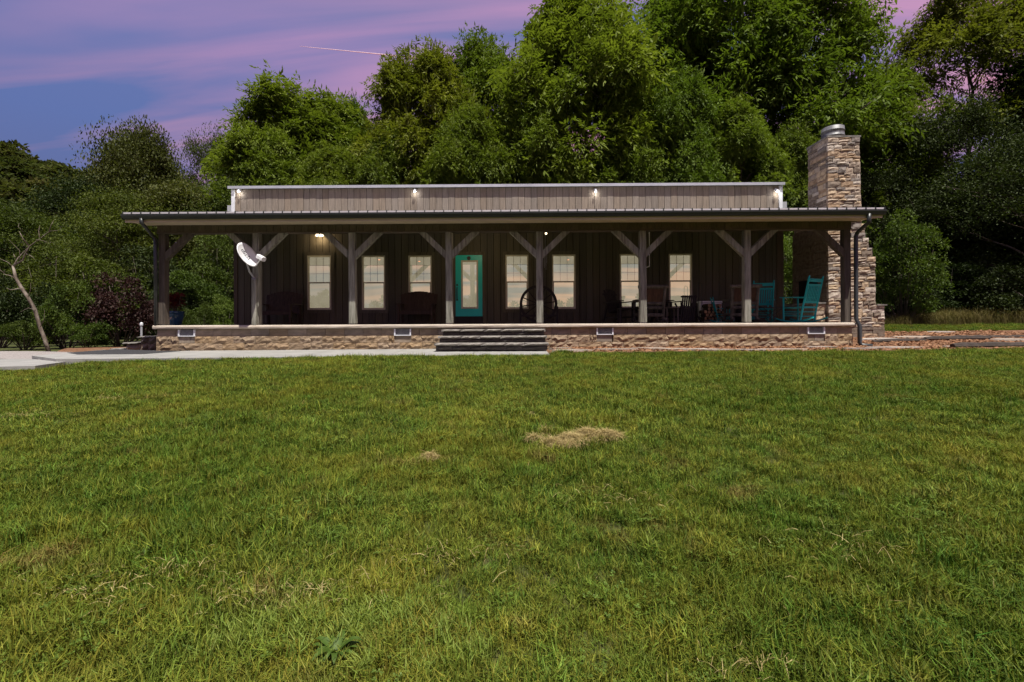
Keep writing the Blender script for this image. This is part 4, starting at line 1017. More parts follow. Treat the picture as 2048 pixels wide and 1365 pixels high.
# firewood: rack with pale back panel and split logs
fx0, fx1 = WX(1405, 2.9), WX(1447, 2.9)
t = thing('storage_box', 'pale grey storage box against the wall behind the firewood', 'box', ((fx0+fx1)/2, 3.05, F)); w = (fx1-fx0)/2
MB().box(-w, w, -.02, .24, .03, .66).build('body', 'white_plastic', t); MB().bar((-w - .02, .11, .695), (w + .02, .11, .695), .32, .06, (0, 0, 1), .02).build('lid', 'white_plastic', t)
for s in (-1, 1): MB().box(s*(w-.08) - .04, s*(w-.08) + .04, .0, .22, 0, .028).build('foot', 'grey_plastic', t)
rx = WX(1424, 2.6)
t = thing('firewood_rack', 'black iron hoop rack that holds the firewood', 'rack', (rx, 2.62, F))
for s in (-1, 1): MB().tube([(s*.33, -.14, 0), (s*.33, -.14, .40)], .012, 6).build('upright', 'black_iron', t); MB().tube([(s*.33, .14, 0), (s*.33, .14, .40)], .012, 6).build('upright', 'black_iron', t)
for y in (-.14, .14): MB().bar((-.33, y, .085), (.33, y, .085), .02, .02).build('rail', 'black_iron', t)
rl = random.Random(9); k = 0
for row in range(5):
    n = 6 - (row % 2) - (1 if row > 3 else 0) - (1 if row > 2 else 0)
    for i in range(n):
        r = rl.uniform(.048, .066); x = (i - (n-1)/2)*.112; z = .10 + r*.9 + row*.098; a = rl.uniform(0, 6)
        spots = ['bottom row', 'second row', 'third row', 'fourth row', 'top row'][row]
        o = thing('firewood_log', 'short split firewood log stacked in the black rack', 'log', (rx + x, 2.62, F + z), 0, 'firewood logs in the rack')
        q = 7; prof = [(r*rl.uniform(.8, 1.05)*math.cos(a + 2*math.pi*j/q), r*rl.uniform(.8, 1.05)*math.sin(a + 2*math.pi*j/q)) for j in range(q)]
        m = MB(); y0, y1 = -.2 - rl.uniform(0, .05), .2
        m.v = [(px, y0, pz) for px, pz in prof] + [(px, y1, pz) for px, pz in prof]; m.f = [(j, j+q, (j+1) % q + q, (j+1) % q) for j in range(q)] + [tuple(range(2*q-1, q-1, -1))]
        m.build('bark', 'log_bark', o)
        e = MB(); e.v = [(px*.93, y0 - .001, pz*.93) for px, pz in prof]; e.f = [tuple(range(q))]; e.build('cut_end', 'log_end', o)
# shepherd's hook by the wall
p = W(1400, 600, 2.8)
t = thing('fire_tool', 'thin black iron loop-top rod standing behind the folded chair', 'fire tool', (p.x, 2.8, F)); zt = WZ(568, 2.8) - F
MB().tube([(.06, 0, 0), (.06, 0, zt - .07)] + [(.06*math.cos(R(a)), 0, zt - .07 + .07*math.sin(R(a))) for a in (30, 60, 90, 120, 150)] + [(-.06, 0, zt - .07), (-.06, 0, 0)], .011, 6).build('rod', 'black_iron', t)
MB().box(-.12, .12, -.08, .08, 0, .015).build('base', 'black_iron', t)
# blue pot and red plant
p = WX(350.5, 1.0)
t = thing('blue_pot', 'blue glazed pot with a painted pale bird and yellow flower on the porch', 'pot', (p, 1.0, F))
MB().lathe([(.13, 0), (.15, .02), (.19, .16), (.215, .28), (.212, .33), (.225, .34), (.23, .40), (.212, .405), (.205, .36), (.19, .35)], n=28).build('body', 'pot_glaze', t, True)
def decal(pts, name, mat):
    m = MB(); vs = []
    for a, z in pts:
        rr = .13 + (.215 - .13)*min(1, z/.28) + .012; th_ = R(-90) + a; vs.append((rr*math.cos(th_), rr*math.sin(th_), z))
    m.v = vs; m.f = [tuple(range(len(vs)))]; m.build(name, mat, t)
decal([(-.35, .16), (-.1, .15), (.1, .17), (.3, .24), (.12, .235), (-.05, .215), (-.3, .185)], 'painted_bird', 'pot_bird')
decal([(-.98, .20), (-.78, .19), (-.70, .23), (-.78, .27), (-.98, .27)], 'painted_flower', 'pot_yellow')
# little dried arrangement on the wall side, behind the second log rocker
# ------------------------------------------------------------------ foliage
def quads_mesh(name, V, tint, mat, tri=False):
    """V: (n,4,3) quads with a per-face tint"""
    n = len(V); me = bpy.data.meshes.new(name)
    me.vertices.add(n*4); me.vertices.foreach_set('co', np.ascontiguousarray(V, dtype=np.float32).ravel())
    me.loops.add(n*4); me.loops.foreach_set('vertex_index', np.arange(n*4, dtype=np.int32))
    me.polygons.add(n); me.polygons.foreach_set('loop_start', np.arange(0, n*4, 4, dtype=np.int32))
    me.update(calc_edges=True)
    a = me.attributes.new('tint', 'FLOAT', 'FACE'); a.data.foreach_set('value', np.clip(tint, 0, 1).astype(np.float32))
    me.materials.append(MATS[mat]); return me
def nrmz(v): return v / np.maximum(np.linalg.norm(v, axis=-1, keepdims=True), 1e-6)
def rhombs(P, D, S, L, Wd):
    """leaf rhombus from base P along D with side S"""
    L = L[:, None]; Wd = Wd[:, None]
    mid = P + D * L * .45
    return np.stack([P, mid - S * Wd * .5, P + D * L, mid + S * Wd * .5], 1)
def fronds(g, C, out, L, K=6, lw=.34, droop=.6):
    """compound leaves: C base points, out directions -> leaflet quads (n*K)"""
    n = len(C); up = np.array([0, 0, 1.])
    side = nrmz(np.cross(out, up) + g.normal(0, .15, (n, 3)))
    V = []; T = []
    ft = g.random(n)
    for k in range(K):
        t = (k // 2 + 1) / (K // 2 + .5); s = 1 if k % 2 else -1
        last = (k == K - 1)
        base = C + out * (L * t)[:, None] - up * (droop * L * t * t)[:, None]
        ax = nrmz(out * (1.0 if last else .55) + side * (0 if last else s * .8) - up * (.25 + droop * t * .7) + g.normal(0, .12, (n, 3)))
        sd = nrmz(np.cross(ax, up) + g.normal(0, .25, (n, 3)))
        V.append(rhombs(base, ax, sd, L * (.42 + .1 * g.random(n)), L * lw * .5)); T.append(ft * .6 + g.random(n) * .4)
    return np.concatenate(V), np.concatenate(T)
def singles(g, C, out, size):
    n = len(C); up = np.array([0, 0, 1.])
    ax = nrmz(out * .7 + g.normal(0, .55, (n, 3)) - up * .2); sd = nrmz(np.cross(ax, up + g.normal(0, .5, (n, 3))))
    return rhombs(C, ax, sd, size * (.7 + .6 * g.random(n)), size * (.45 + .2 * g.random(n))), g.random(n)
def clump_pts(g, c, r, n, flat=.58, inner=.30):
    d = nrmz(g.normal(0, 1, (n, 3))); d[:, 2] = np.where(d[:, 2] < -.25, -d[:, 2], d[:, 2])
    rad = r * (inner + (1 - inner) * g.random(n) ** .45)
    return c + d * rad[:, None] * np.array([1, 1, flat]), nrmz(d + np.array([0, 0, .15]))
def spray_pts(g, c, r, n):
    sc3 = r * g.uniform(.72, 1.2, 3) * np.array([1, 1, .62]); q = g.normal(0, .52, (n, 3)); q[:, 2] = np.abs(q[:, 2]) - .12
    ln = np.linalg.norm(q, axis=1); q *= (np.minimum(ln, 1.25)/np.maximum(ln, 1e-5))[:, None]
    a = g.uniform(0, 6.28); ca, sa = math.cos(a), math.sin(a); p = q*sc3; p = np.stack([p[:, 0]*ca - p[:, 1]*sa, p[:, 0]*sa + p[:, 1]*ca, p[:, 2] - .22*(p[:, 0]**2 + p[:, 1]**2)/max(r, .3)], 1)
    return c + p, nrmz(nrmz(q) + np.array([0, 0, .1]) + g.normal(0, .3, (n, 3)))
def make_tree(seed, H=20., Rc=6., base=.22, kind='walnut', nlimb=15, mat='walnut_leaf', per=110, clr=1.25, leafL=.62, lean=0., nsub=7):
    g = np.random.default_rng(seed); tr = MB(); clumps = []
    tp = [np.array([0, 0, -.3])]
    for k in range(1, 9): tp.append(np.array([lean*k/8 + g.normal(0, .12)*k*.35, g.normal(0, .12)*k*.35, H*.86*k/8]))
    r0 = .016*H
    tr.tube([tuple(p) for p in tp], [r0*(1 - .88*k/8)*(1.35 if k == 0 else 1) for k in range(9)], 8)
    for i in range(nlimb):
        f = base + (.97 - base) * (i + .5*g.random()) / nlimb
        z = H*.86*f; k = min(7, int(f*8)); o = tp[k] + (tp[k+1] - tp[k]) * (f*8 - k)
        a = i*2.4 + g.normal(0, .35); prof = math.sin(math.pi*min(1, (f - base + .16)/(1.16 - base)) ** .8)
        reach = Rc * (.35 + .65*prof) * g.uniform(.75, 1.1); rise = reach * g.uniform(.30, .75) * (1.2 - .7*f) + H*.03
        dirv = np.array([math.cos(a), math.sin(a), 0])
        pts = [o + dirv*reach*t + np.array([0, 0, rise*t**.8]) + g.normal(0, .12, 3)*t for t in np.linspace(0, 1, 6)]
        rl_ = r0*(1 - .85*f)*.55; tr.tube([tuple(p) for p in pts], [rl_*(1 - .82*t) for t in np.linspace(0, 1, 6)], 6)
        clumps.append((pts[-1], clr*g.uniform(.85, 1.25)))
        for j in range(nsub):
            t = g.uniform(.3, 1.0); q = o + dirv*reach*t + np.array([0, 0, rise*t**.8]); b = a + g.choice([-1, 1])*g.uniform(.5, 1.3)
            l2 = reach*g.uniform(.25, .5); e = q + np.array([math.cos(b)*l2, math.sin(b)*l2, l2*g.uniform(.15, .7)])
            tr.tube([tuple(q), tuple((q+e)/2 + g.normal(0, .1, 3)), tuple(e)], [rl_*.45, rl_*.3, rl_*.12], 5); clumps.append((e, clr*g.uniform(.5, 1.25)))
    clumps += [(tp[-1] + np.array([math.cos(k*1.26), math.sin(k*1.26), .1 + .15*k])*np.array([1.3, 1.3, 1]), clr*1.1) for k in range(5)]
    V = []; T = []
    for c, r in clumps:
        n = int(per * (r/clr)**1.7); P, D = spray_pts(g, c, r*1.25, n)
        ct = g.uniform(0, .45)
        if kind == 'walnut': v, t = fronds(g, P, D, leafL*g.uniform(.7, 1.2, n))
        else: v, t = singles(g, P, D, np.full(n, leafL))
        V.append(v); T.append(t*.6 + ct)
    return tr.mesh('trunk', 'bark', True), quads_mesh('crown', np.concatenate(V), np.concatenate(T), mat)
def make_bush(seed, mat, n=5200, size=.13, nc=26, Rx=1.5, H=2.2):
    g = np.random.default_rng(seed); V = []; T = []; st = MB()
    for i in range(nc):
        a = g.uniform(0, 2*math.pi); f = g.random()**.5; z = H*(.12 + .80*g.random()*math.sqrt(max(0, 1 - .75*f*f)))
        c = np.array([Rx*.8*f*math.cos(a), Rx*.8*f*math.sin(a), z]); r = .26*Rx*g.uniform(.8, 1.4)
        if i % 2 == 0: st.tube([(c[0]*.1, c[1]*.1, -.1), tuple(c*np.array([.6, .6, .55])), tuple(c)], [.03, .02, .006], 5)
        P, D = clump_pts(g, c, r, n//nc, .8); v, t = singles(g, P, D, np.full(n//nc, size)); V.append(v); T.append(t*.6 + g.uniform(0, .4))
    return st.mesh('stem', 'bark', True), quads_mesh('foliage', np.concatenate(V), np.concatenate(T), mat)
def with_mat(me, mat, name):
    c = me.copy(); c.materials.clear(); c.materials.append(MATS[mat]); return c
def plant(name, label, cat, meshes, names, loc, scale, rz, group=None):
    t = thing(name, label, cat, loc, rz, group); t.scale = scale
    for me, nm in zip(meshes, names): link(nm, me, t)
    return t
WAL = [make_tree(s, nlimb=22, per=112, clr=1.55, base=.12, leafL=.92) for s in (1, 2, 3, 4)]
BRD = [make_tree(s, H=14., Rc=5., base=.10, kind='broad', nlimb=16, mat='shrub_leaf', per=260, clr=1.5, leafL=.21) for s in (31, 32)]
OLV = [make_tree(35, H=14., Rc=5., base=.10, kind='broad', nlimb=16, mat='olive_leaf', per=760, clr=2.0, leafL=.27)]
WSP = make_tree(9, nlimb=20, per=80, clr=1.4, base=.16, leafL=.75, mat='walnut_yellow')
YEL = (WAL[1][0], with_mat(WAL[1][1], 'walnut_yellow', 'crown'))
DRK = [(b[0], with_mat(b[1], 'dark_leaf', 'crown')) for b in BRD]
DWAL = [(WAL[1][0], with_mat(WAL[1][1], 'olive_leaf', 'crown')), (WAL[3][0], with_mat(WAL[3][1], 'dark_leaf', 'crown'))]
BSH = [make_bush(s, 'shrub_leaf', n=7000, size=.10) for s in (51, 52, 53)]
BIG = [make_bush(s, 'shrub_leaf', n=15000, size=.15, nc=60, Rx=2.4, H=6.0) for s in (54, 55, 56)]
TC = ('trunk', 'crown'); SF = ('stem', 'foliage')
_cs = {}
def crown_size(me):
    k = me.name
    if k not in _cs:
        a = np.empty(len(me.vertices)*3, np.float32); me.vertices.foreach_get('co', a); a = a.reshape(-1, 3)
        _cs[k] = (float(np.percentile(a[:, 2], 99.7)), float(np.percentile(np.hypot(a[:, 0], a[:, 1]), 97)))
    return _cs[k]
def tree_at(px, ytop, Y, wpx, mesh, label, H0=20., R0=6., rz=0., group='trees behind the house', name='walnut_tree', ext=1.07):
    top = W(px, ytop, Y); g0 = gz(top.x, Y); h = top.z - g0; r = wpx/2 * (Y + 12)/FPX
    H0, R0 = crown_size(mesh[1]); ext = 1.0
    plant(name, label, 'tree', mesh, TC, (top.x, Y, g0), (r/(R0*ext), r/(R0*ext), h/H0), R(rz), group)
# back row, left to right (see crown_size: true extent of each crown)
tree_at(285, 262, 24, 190, OLV[0], 'dark olive rounded tree standing alone above the left shrubs', 14, 5, 20, name='olive_tree')
tree_at(415, 262, 22, 130, BRD[0], 'slim green tree between the olive tree and the taller left walnut', 14, 5, 130, name='slim_tree')
tree_at(600, 188, 22, 330, WAL[0], 'broad green walnut tree rising left of the parapet middle', rz=10)
tree_at(705, 215, 25, 200, WAL[2], 'rounded walnut tree between the broad left one and the yellow-green one', rz=300)
tree_at(845, 108, 21, 270, YEL, 'yellow-green walnut tree touching the end of the contrail', rz=75)
tree_at(965, 95, 24, 240, WAL[3], 'walnut tree filling the dip left of the tallest tree', rz=155)
tree_at(1160, -5, 20, 360, WAL[2], 'tallest middle walnut tree directly above the parapet', rz=200)
tree_at(1390, -60, 22, 330, WAL[0], 'tall walnut tree right of the tallest middle one', rz=260)
tree_at(1590, -70, 20, 320, WAL[1], 'tall dense walnut tree behind and left of the chimney', rz=320)
tree_at(1745, 150, 19, 240, WAL[2], 'shorter walnut tree directly behind the chimney', rz=45)
tree_at(1935, -20, 23, 330, WSP, 'wispy olive-tinted tree against pink sky at upper right', rz=110)
tree_at(2215, -60, 17, 380, DWAL[1], 'big dark tree leaning in at the right edge', rz=210)
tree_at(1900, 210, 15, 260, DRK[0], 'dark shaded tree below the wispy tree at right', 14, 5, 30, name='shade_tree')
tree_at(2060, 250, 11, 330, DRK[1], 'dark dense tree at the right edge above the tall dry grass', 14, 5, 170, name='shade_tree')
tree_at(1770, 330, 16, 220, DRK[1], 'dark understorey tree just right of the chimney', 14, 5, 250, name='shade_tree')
# lower layer right behind the roof
for i, (px, yt, Y, w, k, lab) in enumerate([(520, 262, 17, 190, 0, 'young walnut behind the left parapet corner'), (660, 300, 16, 170, 1, 'low young walnut leaning over the parapet left of the first lamp pair'),
        (930, 225, 16, 190, 2, 'young walnut behind the parapet above the door'), (770, 270, 17, 150, 0, 'young walnut behind the second parapet light'), (1080, 210, 17, 200, 3, 'young walnut in front of the tallest tree'),
        (1360, 150, 16, 170, 1, 'bright young walnut behind the third parapet light'), (1480, 215, 16, 190, 0, 'bright young walnut behind the right end of the parapet'), (1250, 190, 17, 190, 2, 'young walnut between the tallest tree and the bright one'),
        (1590, 260, 15, 150, 3, 'low walnut in the gap between house and chimney')]):
    tree_at(px, yt, Y, w, WAL[k], lab, rz=37*i, group='young walnuts behind the roof', name='young_walnut')
# left shrubbery
LS = [(40, 415, 12, 260, 0, BRD, 14, 5, 'green leafy tree behind the dead leaning tree'), (150, 360, 17, 240, 0, DRK, 14, 5, 'dark tree below the far hill at left'), (235, 380, 11, 230, 1, BRD, 14, 5, 'green tree left of the porch roof corner'),
      (340, 372, 14, 220, 0, OLV, 14, 5, 'dull olive tree behind the porch roof corner'), (440, 352, 15, 180, 1, BRD, 14, 5, 'green tree beside the left parapet end'), (-60, 380, 15, 300, 1, DRK, 14, 5, 'dark tree cut by the left picture edge')]
for i, (px, yt, Y, w, k, src, H0, R0, lab) in enumerate(LS): tree_at(px, yt, Y, w, src[k], lab, H0, R0, 61*i, 'trees left of the house', 'hedge_tree')
def bush_at(px, ytop, Y, wpx, mesh, label, rz, name='shrub', group='shrubs left of the house', H0=2.1, R0=1.55):
    top = W(px, ytop, Y); g0 = gz(top.x, Y); r = wpx/2*(Y+12)/FPX
    if top.z - g0 > 3.0: H0, R0 = 5.7, 2.5; mesh = big_of(mesh)
    return plant(name, label, 'shrub', mesh, SF, (top.x, Y, g0), (r/R0, r/R0, (top.z - g0)/H0), R(rz), group)
_big = {}
def big_of(mesh):
    mat = mesh[1].materials[0].name; k = (len(_big) + len(mat)) % 3
    if (mat, mesh[0].name) not in _big: _big[(mat, mesh[0].name)] = (BIG[k][0], with_mat(BIG[k][1], mat, 'f'))
    return _big[(mat, mesh[0].name)]
PUR = [(BSH[0][0], with_mat(BSH[0][1], 'purple_leaf', 'f'))]; LIM = [(BSH[1][0], with_mat(BSH[1][1], 'lime_leaf', 'f'))]; DKB = [(b[0], with_mat(b[1], 'dark_leaf', 'f')) for b in BSH]
bush_at(243, 560, 2.9, 160, PUR[0], 'purple-leaved shrub left of the porch corner post', 0, 'purple_shrub')
bush_at(330, 545, 5.6, 120, DKB[1], 'dark shrub behind the red potted plant', 40)
bush_at(385, 530, 6.5, 130, BSH[2], 'green shrub showing through the left porch bay', 80)
bush_at(455, 585, 5.2, 80, LIM[0], 'lime green shrub against the left house corner', 120)
bush_at(395, 600, 4.6, 70, BSH[1], 'low green shrub right of the blue pot', 10)
bush_at(135, 575, 2.2, 120, BSH[0], 'green shrub around the foot of the dead tree', 200)
bush_at(50, 640, 1.4, 90, BSH[1], 'low shrub left of the dead tree foot', 250)
bush_at(172, 640, 2.0, 90, BSH[2], 'low leafy shrub in front of the purple one', 300)
bush_at(-5, 560, 2.6, 130, DKB[0], 'dark shrub at the left picture edge', 20)
bush_at(70, 560, 3.4, 120, DKB[1], 'dark shrub behind the dead tree trunk', 44)
bush_at(200, 500, 5.0, 170, BSH[2], 'tall shrub behind the purple one', 100)
bush_at(300, 480, 8.0, 150, DKB[2], 'tall dark shrub behind the porch corner post', 130)
bush_at(430, 460, 9.5, 130, BSH[0], 'tall green shrub beside the left house wall', 170)
bush_at(110, 480, 6.0, 170, BSH[1], 'tall shrub right of the dead tree fork', 220)
bush_at(1805, 425, 9, 150, BSH[0], 'rounded green shrub right of the chimney', 60, group='shrubs right of the chimney')
bush_at(1735, 560, 12, 120, DKB[1], 'dark shrub behind the chimney base', 90, group='shrubs right of the chimney')
bush_at(1890, 520, 11, 160, DKB[2], 'dark shrub right of the rounded one', 150, group='shrubs right of the chimney')
bush_at(2000, 540, 9.5, 170, DKB[0], 'dark shrub behind the tall dry grass', 210, group='shrubs right of the chimney')
bush_at(1820, 560, 10.5, 140, DKB[0], 'low dark shrub under the rounded one', 15, group='shrubs right of the chimney')
bush_at(1940, 585, 10.5, 150, DKB[1], 'low dark shrub between the dry grass and chimney', 77, group='shrubs right of the chimney')
bush_at(1582, 455, 9, 110, LIM[0], 'bright shrub seen between house corner and chimney', 33, group='shrubs right of the chimney')
bush_at(1580, 560, 7.5, 90, DKB[2], 'dark shrub low between house corner and chimney', 66, group='shrubs right of the chimney')
# red plant in the pot
g = np.random.default_rng(77); st = MB(); V = []; T = []
for i in range(26):
    a = g.uniform(0, 6.28); f = g.random(); tip = np.array([.26*f*math.cos(a), .26*f*math.sin(a), .45 + .40*g.random()]); st.tube([(0, 0, .34), tuple(tip*np.array([.6, .6, .7])), tuple(tip)], [.008, .006, .003], 4)
    P, D = clump_pts(g, tip, .12, 34); v, t = singles(g, P, D, np.full(34, .075)); V.append(v); T.append(t)
plant('red_plant', 'dark red leafy plant growing in the blue pot', 'plant', (st.mesh('stem', 'bark'), quads_mesh('foliage', np.concatenate(V), np.concatenate(T), 'red_leaf')), SF, (WX(350.5, 1.0), 1.0, F), (1, 1, 1), 0)
# dried flowers behind the second log rocker
g = np.random.default_rng(78); st = MB(); V = []; T = []
for i in range(22):
    a = g.uniform(0, 6.28); tip = np.array([.2*g.random()*math.cos(a), .2*g.random()*math.sin(a), 1.0 + .24*g.random()]); st.tube([(0, 0, .3), tuple(tip)], [.004, .002], 4)
    P, D = clump_pts(g, tip, .05, 16); v, t = singles(g, P, D, np.full(16, .04)); V.append(v); T.append(t)
vz = plant('dried_flowers', 'dried reddish flowers in a tall dark vase behind the log rocker', 'plant', (st.mesh('stem', 'bark'), quads_mesh('foliage', np.concatenate(V), np.concatenate(T), 'purple_leaf')), SF, (WX(1483, 2.6), 2.75, F), (1, 1, 1), 0)
MB().lathe([(.08, 0), (.12, .1), (.13, .3), (.06, .55), (.075, .6)], n=16).build('vase', 'dark_furniture', vz, True)
# dead leaning tree
Y = .75
def q_(px, py, dy=0): p = W(px, py, Y + dy); return (p.x, p.y, p.z)
base = q_(100, 706); t = thing('dead_tree', 'bare pale dead tree leaning among the left shrubs', 'tree', (base[0], base[1], base[2] - .1))
b0 = t.location
def limb(name, pts, r, par): MB().tube([pts[0]] + [(p[0] + rng.normal(0, .02), p[1] + rng.normal(0, .05), p[2] + rng.normal(0, .015)) for p in pts[1:]], [.68*r*(1 - .75*i/(len(pts)-1)) for i in range(len(pts))], 7).build(name, 'dead_bark', par, True, off=b0)
tk = MB().tube([q_(100, 712), q_(90, 680), q_(80, 655), q_(70, 620, -.1), q_(56, 595, -.2), q_(42, 575, -.2), q_(31, 555, -.2), q_(26, 532, -.2)], [.052, .045, .043, .044, .040, .041, .034, .030], 8).build('trunk', 'dead_bark', t, True, off=b0)
limb('branch', [q_(26, 532, -.2), q_(40, 522, -.3), q_(52, 508, -.3), q_(58, 494, -.3), q_(72, 480, -.3), q_(98, 463, -.3)], .036, t)
limb('branch', [q_(26, 534, -.2), q_(32, 516, -.1), q_(48, 500, .1), q_(60, 492, .1)], .03, t)
limb('branch', [q_(58, 492, -.3), q_(52, 478, -.4), q_(46, 464, -.4)], .03, t)
limb('branch', [q_(79, 475, -.3), q_(77, 462, -.2), q_(76, 450, -.2)], .018, t)
limb('branch', [q_(30, 515, -.1), q_(22, 507, 0)], .02, t); limb('branch', [q_(32, 558, -.2), q_(20, 552, -.3), q_(10, 548, -.3)], .03, t); limb('branch', [q_(42, 577, -.2), q_(30, 581, -.3), q_(15, 578, -.3)], .025, t)
limb('branch', [q_(26, 535, -.2), q_(12, 525, -.3), q_(-6, 515, -.3)], .02, t); limb('branch', [q_(98, 463, -.3), q_(108, 452, -.3), q_(105, 440, -.3)], .018, t)

for (a_, b_, c_) in (((52, 508), (62, 512), (70, 520)), ((72, 480), (84, 482), (96, 488)), ((46, 464), (40, 456), (38, 446)), ((56, 595), (64, 582), (66, 566)), ((70, 620), (58, 618), (44, 624)), ((98, 463), (112, 460), (124, 452)), ((10, 548), (2, 540), (-8, 536)), ((80, 655), (92, 640), (95, 622)), ((40, 522), (30, 500), (24, 482))):
    limb('twig', [q_(*a_, -.25), q_(*b_, -.28), q_(*c_, -.3)], .014, t)
# ------------------------------------------------------------------ scatters (stuff): one helper
def scatter(name, pts, rot, scl, idx, protos, label, cat):
    pc = bpy.data.collections.new(name + '_pieces')
    for i, me in enumerate(protos): pc.objects.link(bpy.data.objects.new('%s_piece_%02d' % (name, i), me))
    me = bpy.data.meshes.new(name); me.vertices.add(len(pts)); me.vertices.foreach_set('co', np.asarray(pts, np.float32).ravel())
    for nm, ty, dat, key in (('rot', 'FLOAT_VECTOR', rot, 'vector'), ('scl', 'FLOAT_VECTOR', scl, 'vector'), ('idx', 'INT', idx, 'value')):
        a = me.attributes.new(nm, ty, 'POINT'); a.data.foreach_set(key, np.asarray(dat, np.int32 if ty == 'INT' else np.float32).ravel())
    o = link(name, me); ng = bpy.data.node_groups.new(name + '_nodes', 'GeometryNodeTree')
    ng.interface.new_socket('Geometry', in_out='INPUT', socket_type='NodeSocketGeometry'); ng.interface.new_socket('Geometry', in_out='OUTPUT', socket_type='NodeSocketGeometry')
    gi = ng.nodes.new('NodeGroupInput'); go = ng.nodes.new('NodeGroupOutput'); ip = ng.nodes.new('GeometryNodeInstanceOnPoints')
    ci = ng.nodes.new('GeometryNodeCollectionInfo'); ci.inputs['Collection'].default_value = pc; ci.inputs['Separate Children'].default_value = True; ci.inputs['Reset Children'].default_value = True
    def attr(nm, dt): n = ng.nodes.new('GeometryNodeInputNamedAttribute'); n.data_type = dt; n.inputs['Name'].default_value = nm; return n.outputs[0]
    ip.inputs['Pick Instance'].default_value = True
    L = ng.links.new; L(gi.outputs[0], ip.inputs['Points']); L(ci.outputs[0], ip.inputs['Instance']); L(attr('idx', 'INT'), ip.inputs['Instance Index'])
    e2r = ng.nodes.new('FunctionNodeEulerToRotation'); L(attr('rot', 'FLOAT_VECTOR'), e2r.inputs[0]); L(e2r.outputs[0], ip.inputs['Rotation']); L(attr('scl', 'FLOAT_VECTOR'), ip.inputs['Scale'])
    L(ip.outputs[0], go.inputs[0]); md = o.modifiers.new('scatter', 'NODES'); md.node_group = ng
    return tag(o, label, cat, kind='stuff')
# far hill with its wood
def hill_z(x, y):
    return 44*np.exp(-(((x + 165)/70)**2 + ((y - 120)/60)**2)) 
hx_ = np.linspace(-420, 40, 60); hy_ = np.linspace(45, 330, 40); X, Yy = np.meshgrid(hx_, hy_); Z = hill_z(X, Yy) + ground(X, Yy)*.0 - 1.0 + sstep(45, 80, Yy)*4
m = MB(); m.v = [tuple(p) for p in np.stack([X, Yy, Z], -1).reshape(-1, 3)]; nx = len(hx_)
m.f = [(j*nx+i, j*nx+i+1, (j+1)*nx+i+1, (j+1)*nx+i) for j in range(len(hy_)-1) for i in range(nx-1)]
tag(m.build('hill', 'forest_floor', smooth=True), 'wooded hill in the far left distance', kind='structure')
def crown_blob(seed, n=900, size=.9, mat='hill_leaf'):
    g = np.random.default_rng(seed); V = []; T = []
    for i in range(16):
        a = g.uniform(0, 6.28); f = g.random()**.5; c = np.array([2.6*f*math.cos(a), 2.6*f*math.sin(a), 1.5 + 6*g.random()*math.sqrt(max(0, 1 - .8*f*f))]); P, D = clump_pts(g, c, 1.5, n//16); v, t = singles(g, P, D, np.full(n//16, size)); V.append(v); T.append(t*.6 + g.uniform(0, .4))
    return quads_mesh('wood_crown', np.concatenate(V), np.concatenate(T), mat)
g = np.random.default_rng(5); pts = []
while len(pts) < 1500:
    x, y = g.uniform(-330, -40), g.uniform(55, 190)
    if hill_z(x, y) > 3 or g.random() < .25: pts.append((x, y, float(hill_z(x, y) + 3)))
n = len(pts); s = g.uniform(.75, 1.4, n)
scatter('hill_wood', pts, np.stack([0*s, 0*s, g.uniform(0, 6.28, n)], 1), np.stack([s*1.1, s*1.1, s], 1), g.integers(0, 3, n), [crown_blob(i) for i in (91, 92, 93)], 'distant olive green wood covering the far hill', 'wood')
# deep wood behind the trees, and a tree line all round behind the camera
pts = []; sc_ = []
for k in range(230):
    x = g.uniform(-75, 95); y = g.uniform(34, 60)
    if -22 < x < 15 and g.random() < .75: continue
    pts.append((x, y, gz(x, y) - .5)); sc_.append(g.uniform(.8, 1.4) if x < -20 else g.uniform(1.2, 2.0))
for k in range(420):
    a = g.uniform(R(-200), R(20)); rr = g.uniform(130, 190); pts.append((rr*math.cos(a), -12 + rr*math.sin(a), -2)); sc_.append(g.uniform(.8, 1.5))
n = len(pts); s = np.array(sc_)
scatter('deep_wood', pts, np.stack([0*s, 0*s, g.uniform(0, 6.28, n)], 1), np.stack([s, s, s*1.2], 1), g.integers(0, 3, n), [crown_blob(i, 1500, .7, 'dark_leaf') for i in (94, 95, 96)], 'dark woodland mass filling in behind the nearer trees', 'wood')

pts = []; sc_ = []
for k in range(60): x, y = g.uniform(19, 45), g.uniform(12, 30); pts.append((x, y, gz(x, y) - .6)); sc_.append(g.uniform(.9, 1.6))
for k in range(46): x, y = g.uniform(-42, -15), g.uniform(11, 28); pts.append((x, y, gz(x, y) - .6)); sc_.append(g.uniform(.6, .95))
n = len(pts); s = np.array(sc_)
scatter('under_wood', pts, np.stack([0*s, 0*s, g.uniform(0, 6.28, n)], 1), np.stack([s, s, s], 1), g.integers(0, 3, n), [with_mat(b[1], 'dark_leaf', 'f') for b in BIG], 'dark undergrowth filling the shade between the trees', 'undergrowth')

